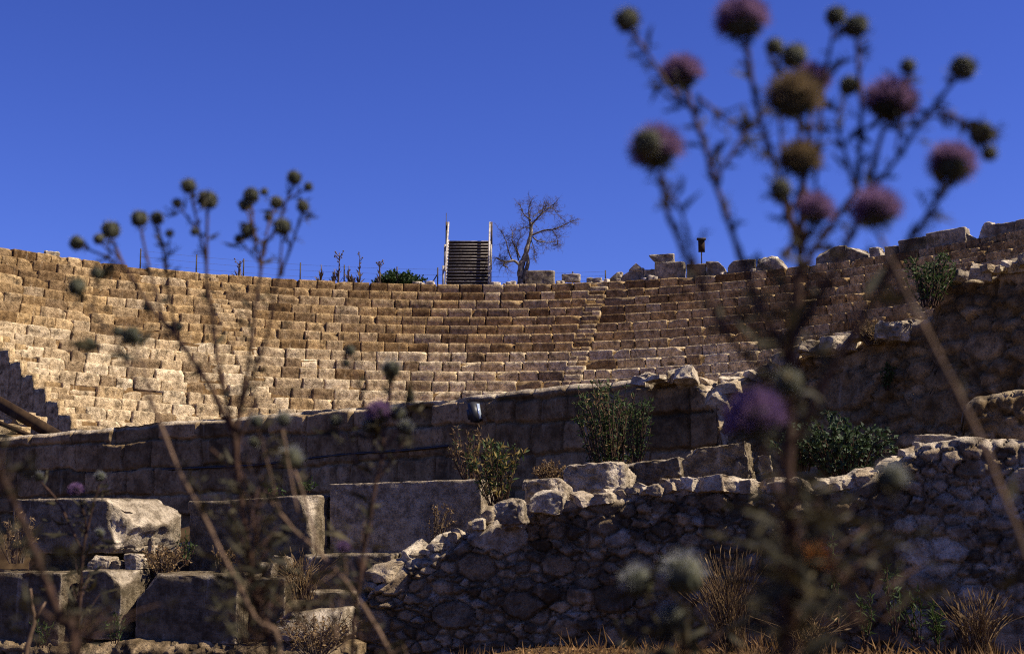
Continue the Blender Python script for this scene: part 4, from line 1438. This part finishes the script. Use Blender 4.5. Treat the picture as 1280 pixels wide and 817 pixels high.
thistle('thin brown thistle stalk leaning left with dark heads over the left seats', 1.85, [
    ([(352, 850), (318, 770), (262, 660), (225, 590), (196, 520), (182, 470), (168, 435)], 6.5, 3.5, 0),
    ([(185, 480), (150, 440), (120, 432)], 3, 2, .02), ([(196, 520), (150, 440), (110, 380), (97, 368)], 4, 2, -.03), ([(118, 395), (118, 370), (120, 348)], 3, 2, -.02), ([(175, 450), (158, 425), (149, 420)], 3, 2, .02)],
    [(163, 418, 14, 'bud', (170, 440)), (147, 414, 8, 'bud', (151, 425), .02), (110, 430, 10, 'bud', (122, 434), .02), (95, 357, 13, 'bud', (99, 372), -.03), (120, 340, 9, 'bud', (119, 352), -.02)], .4, (), 'palestem')
thistle('middle thistle with one bright purple head before the ashlar wall', 2.3, [
    ([(440, 850), (448, 730), (460, 660), (471, 600), (478, 560), (476, 535)], 7, 4, 0), ([(478, 560), (488, 500), (490, 478)], 3, 3, .01), ([(478, 565), (495, 540), (498, 528)], 3, 3, 0), ([(476, 570), (465, 550), (463, 542)], 3, 3, 0),
    ([(472, 600), (500, 560), (506, 545)], 3, 2, 0), ([(466, 630), (438, 560), (424, 535)], 3, 2, .02), ([(478, 560), (450, 490), (438, 445)], 2, 2, .03), ([(488, 510), (506, 505), (513, 500)], 2, 2, 0)],
    [(474, 516, 18, 'purple', (477, 545)), (489, 460, 13, 'downy', (490, 480), .01), (437, 437, 8, 'bud', (440, 452), .03), (432, 453, 6, 'bud', (438, 460), .03), (513, 496, 7, 'bud', (508, 504)), (497, 515, 11, 'downy', (498, 535)),
     (462, 531, 12, 'downy', (465, 550)), (507, 533, 11, 'downy', (503, 552)), (420, 525, 9, 'bud', (426, 540), .02)], .7, [(452, 690, 16, 60, 14)])
thistle('thistle stalk slanting up left from bottom centre with a small purple head', 2.0, [
    ([(510, 855), (488, 815), (455, 760), (428, 722), (398, 690), (362, 655), (338, 625)], 6, 3.5, 0), ([(432, 726), (431, 705), (430, 695)], 3, 3, 0), ([(398, 690), (380, 620), (367, 585)], 3, 3, .02), ([(372, 640), (356, 560), (354, 535)], 3, 2, .02), ([(350, 640), (330, 560), (322, 535)], 3, 2, -.02)],
    [(430, 684, 9, 'purple', (431, 700)), (364, 571, 16, 'downy', (368, 595), .02), (354, 523, 11, 'downy', (355, 540), .02), (320, 525, 9, 'downy', (323, 540), -.02)], .6, [(370, 740, 60, 50, 24), (420, 770, 50, 30, 12)], 'palestem', leaf=.022)
thistle('sharp small thistle with a purple head before the broken cornice block', 4.2, [
    ([(96, 850), (98, 760), (103, 700), (108, 660), (100, 625)], 6, 3, 0), ([(108, 665), (118, 630), (124, 603)], 3, 2, 0), ([(104, 690), (75, 630), (52, 603)], 3, 2, 0), ([(104, 700), (118, 680), (124, 672)], 2, 2, 0)],
    [(95, 612, 10, 'purple', (98, 626)), (125, 595, 7, 'downy', (124, 606)), (48, 595, 7, 'downy', (52, 606)), (125, 665, 6, 'downy', (122, 674))], .9, [(100, 745, 20, 70, 24)], gz=-.1)
thistle('blurred brown thistle stalk bending at the left edge', 1.5, [
    ([(92, 850), (78, 780), (62, 735), (40, 680), (18, 630), (-4, 580), (-20, 545)], 11, 7, 0), ([(40, 680), (20, 690), (-10, 700)], 4, 2, 0), ([(70, 760), (100, 770), (140, 760)], 4, 2, 0)], [], .4, [(0, 585, 30, 40, 14), (10, 690, 50, 22, 14), (90, 775, 80, 34, 20)], leaf=.024)
# pale dead twig at lower left
m = MB()
p = [at(x, y, 4.6) for x, y in ((30, 850), (36, 800), (43, 775), (40, 755), (38, 735))]
base = p[0].copy(); base[2] = -.12
m.tube(smooth_path([base] + p, 4), np.linspace(.011, .004, 21), 5)
m.tube([at(43, 775, 4.6), at(52, 760, 4.6), at(57, 752, 4.62)], [.006, .004, .003], 4)
setp(obj('dead_twig', m, M['palestem']), 'pale forked dead twig at the lower left', 'twig')

# ------------------------------------------------------------------ light, sky, camera
AZ = math.degrees(math.atan2(1.0, -.19))     # clockwise from +y
EL = 50.0
saz = math.radians(AZ)
sdir = Vector((math.sin(saz) * math.cos(math.radians(EL)), math.cos(saz) * math.cos(math.radians(EL)), math.sin(math.radians(EL))))
L = bpy.data.lights.new('sun', 'SUN')
L.energy = 5.0
L.angle = math.radians(.5)
L.color = (1, .9, .74)
lo = bpy.data.objects.new('sun', L)
lo.rotation_mode = 'QUATERNION'
lo.rotation_quaternion = (-sdir).to_track_quat('-Z', 'Y')
lo.location = (30, -10, 40)
COL.objects.link(lo)
w = bpy.data.worlds.new('World')
scene.world = w
w.use_nodes = True
nt = w.node_tree
bg = nt.nodes['Background']
sky = nt.nodes.new('ShaderNodeTexSky')
sky.sky_type = 'NISHITA'
sky.sun_disc = False
sky.sun_elevation = math.radians(EL)
sky.sun_rotation = saz
sky.altitude = 100
sky.air_density = 1.0
sky.dust_density = .3
sky.ozone_density = 3.0
hs = nt.nodes.new('ShaderNodeMix')
hs.data_type = 'RGBA'
hs.blend_type = 'MULTIPLY'
hs.inputs[0].default_value = 1
hs.inputs[7].default_value = (.41, .435, .93, 1)
gm = nt.nodes.new('ShaderNodeGamma')
gm.inputs[1].default_value = 1.3
nt.links.new(sky.outputs[0], gm.inputs[0])
nt.links.new(gm.outputs[0], hs.inputs[6])
nt.links.new(hs.outputs[2], bg.inputs[0])
bg.inputs[1].default_value = .05

cam = bpy.data.cameras.new('camera')
cam.sensor_width = 36
cam.lens = 36 * FPX / 1280
cam.clip_start = .05
cam.clip_end = 10000
cam.dof.use_dof = True
cam.dof.focus_distance = 30
cam.dof.aperture_fstop = 5.6
co = bpy.data.objects.new('camera', cam)
co.location = EYE
co.rotation_euler = (math.pi / 2 + PITCH, 0, 0)
COL.objects.link(co)
scene.camera = co
vs = scene.view_settings
vs.view_transform = 'Standard'
vs.look = 'None'
vs.exposure = .8
vs.gamma = 1
scene.render.engine = 'CYCLES'
scene.cycles.use_denoising = False
scene.cycles.max_bounces = 5
scene.cycles.filter_width = 1.1
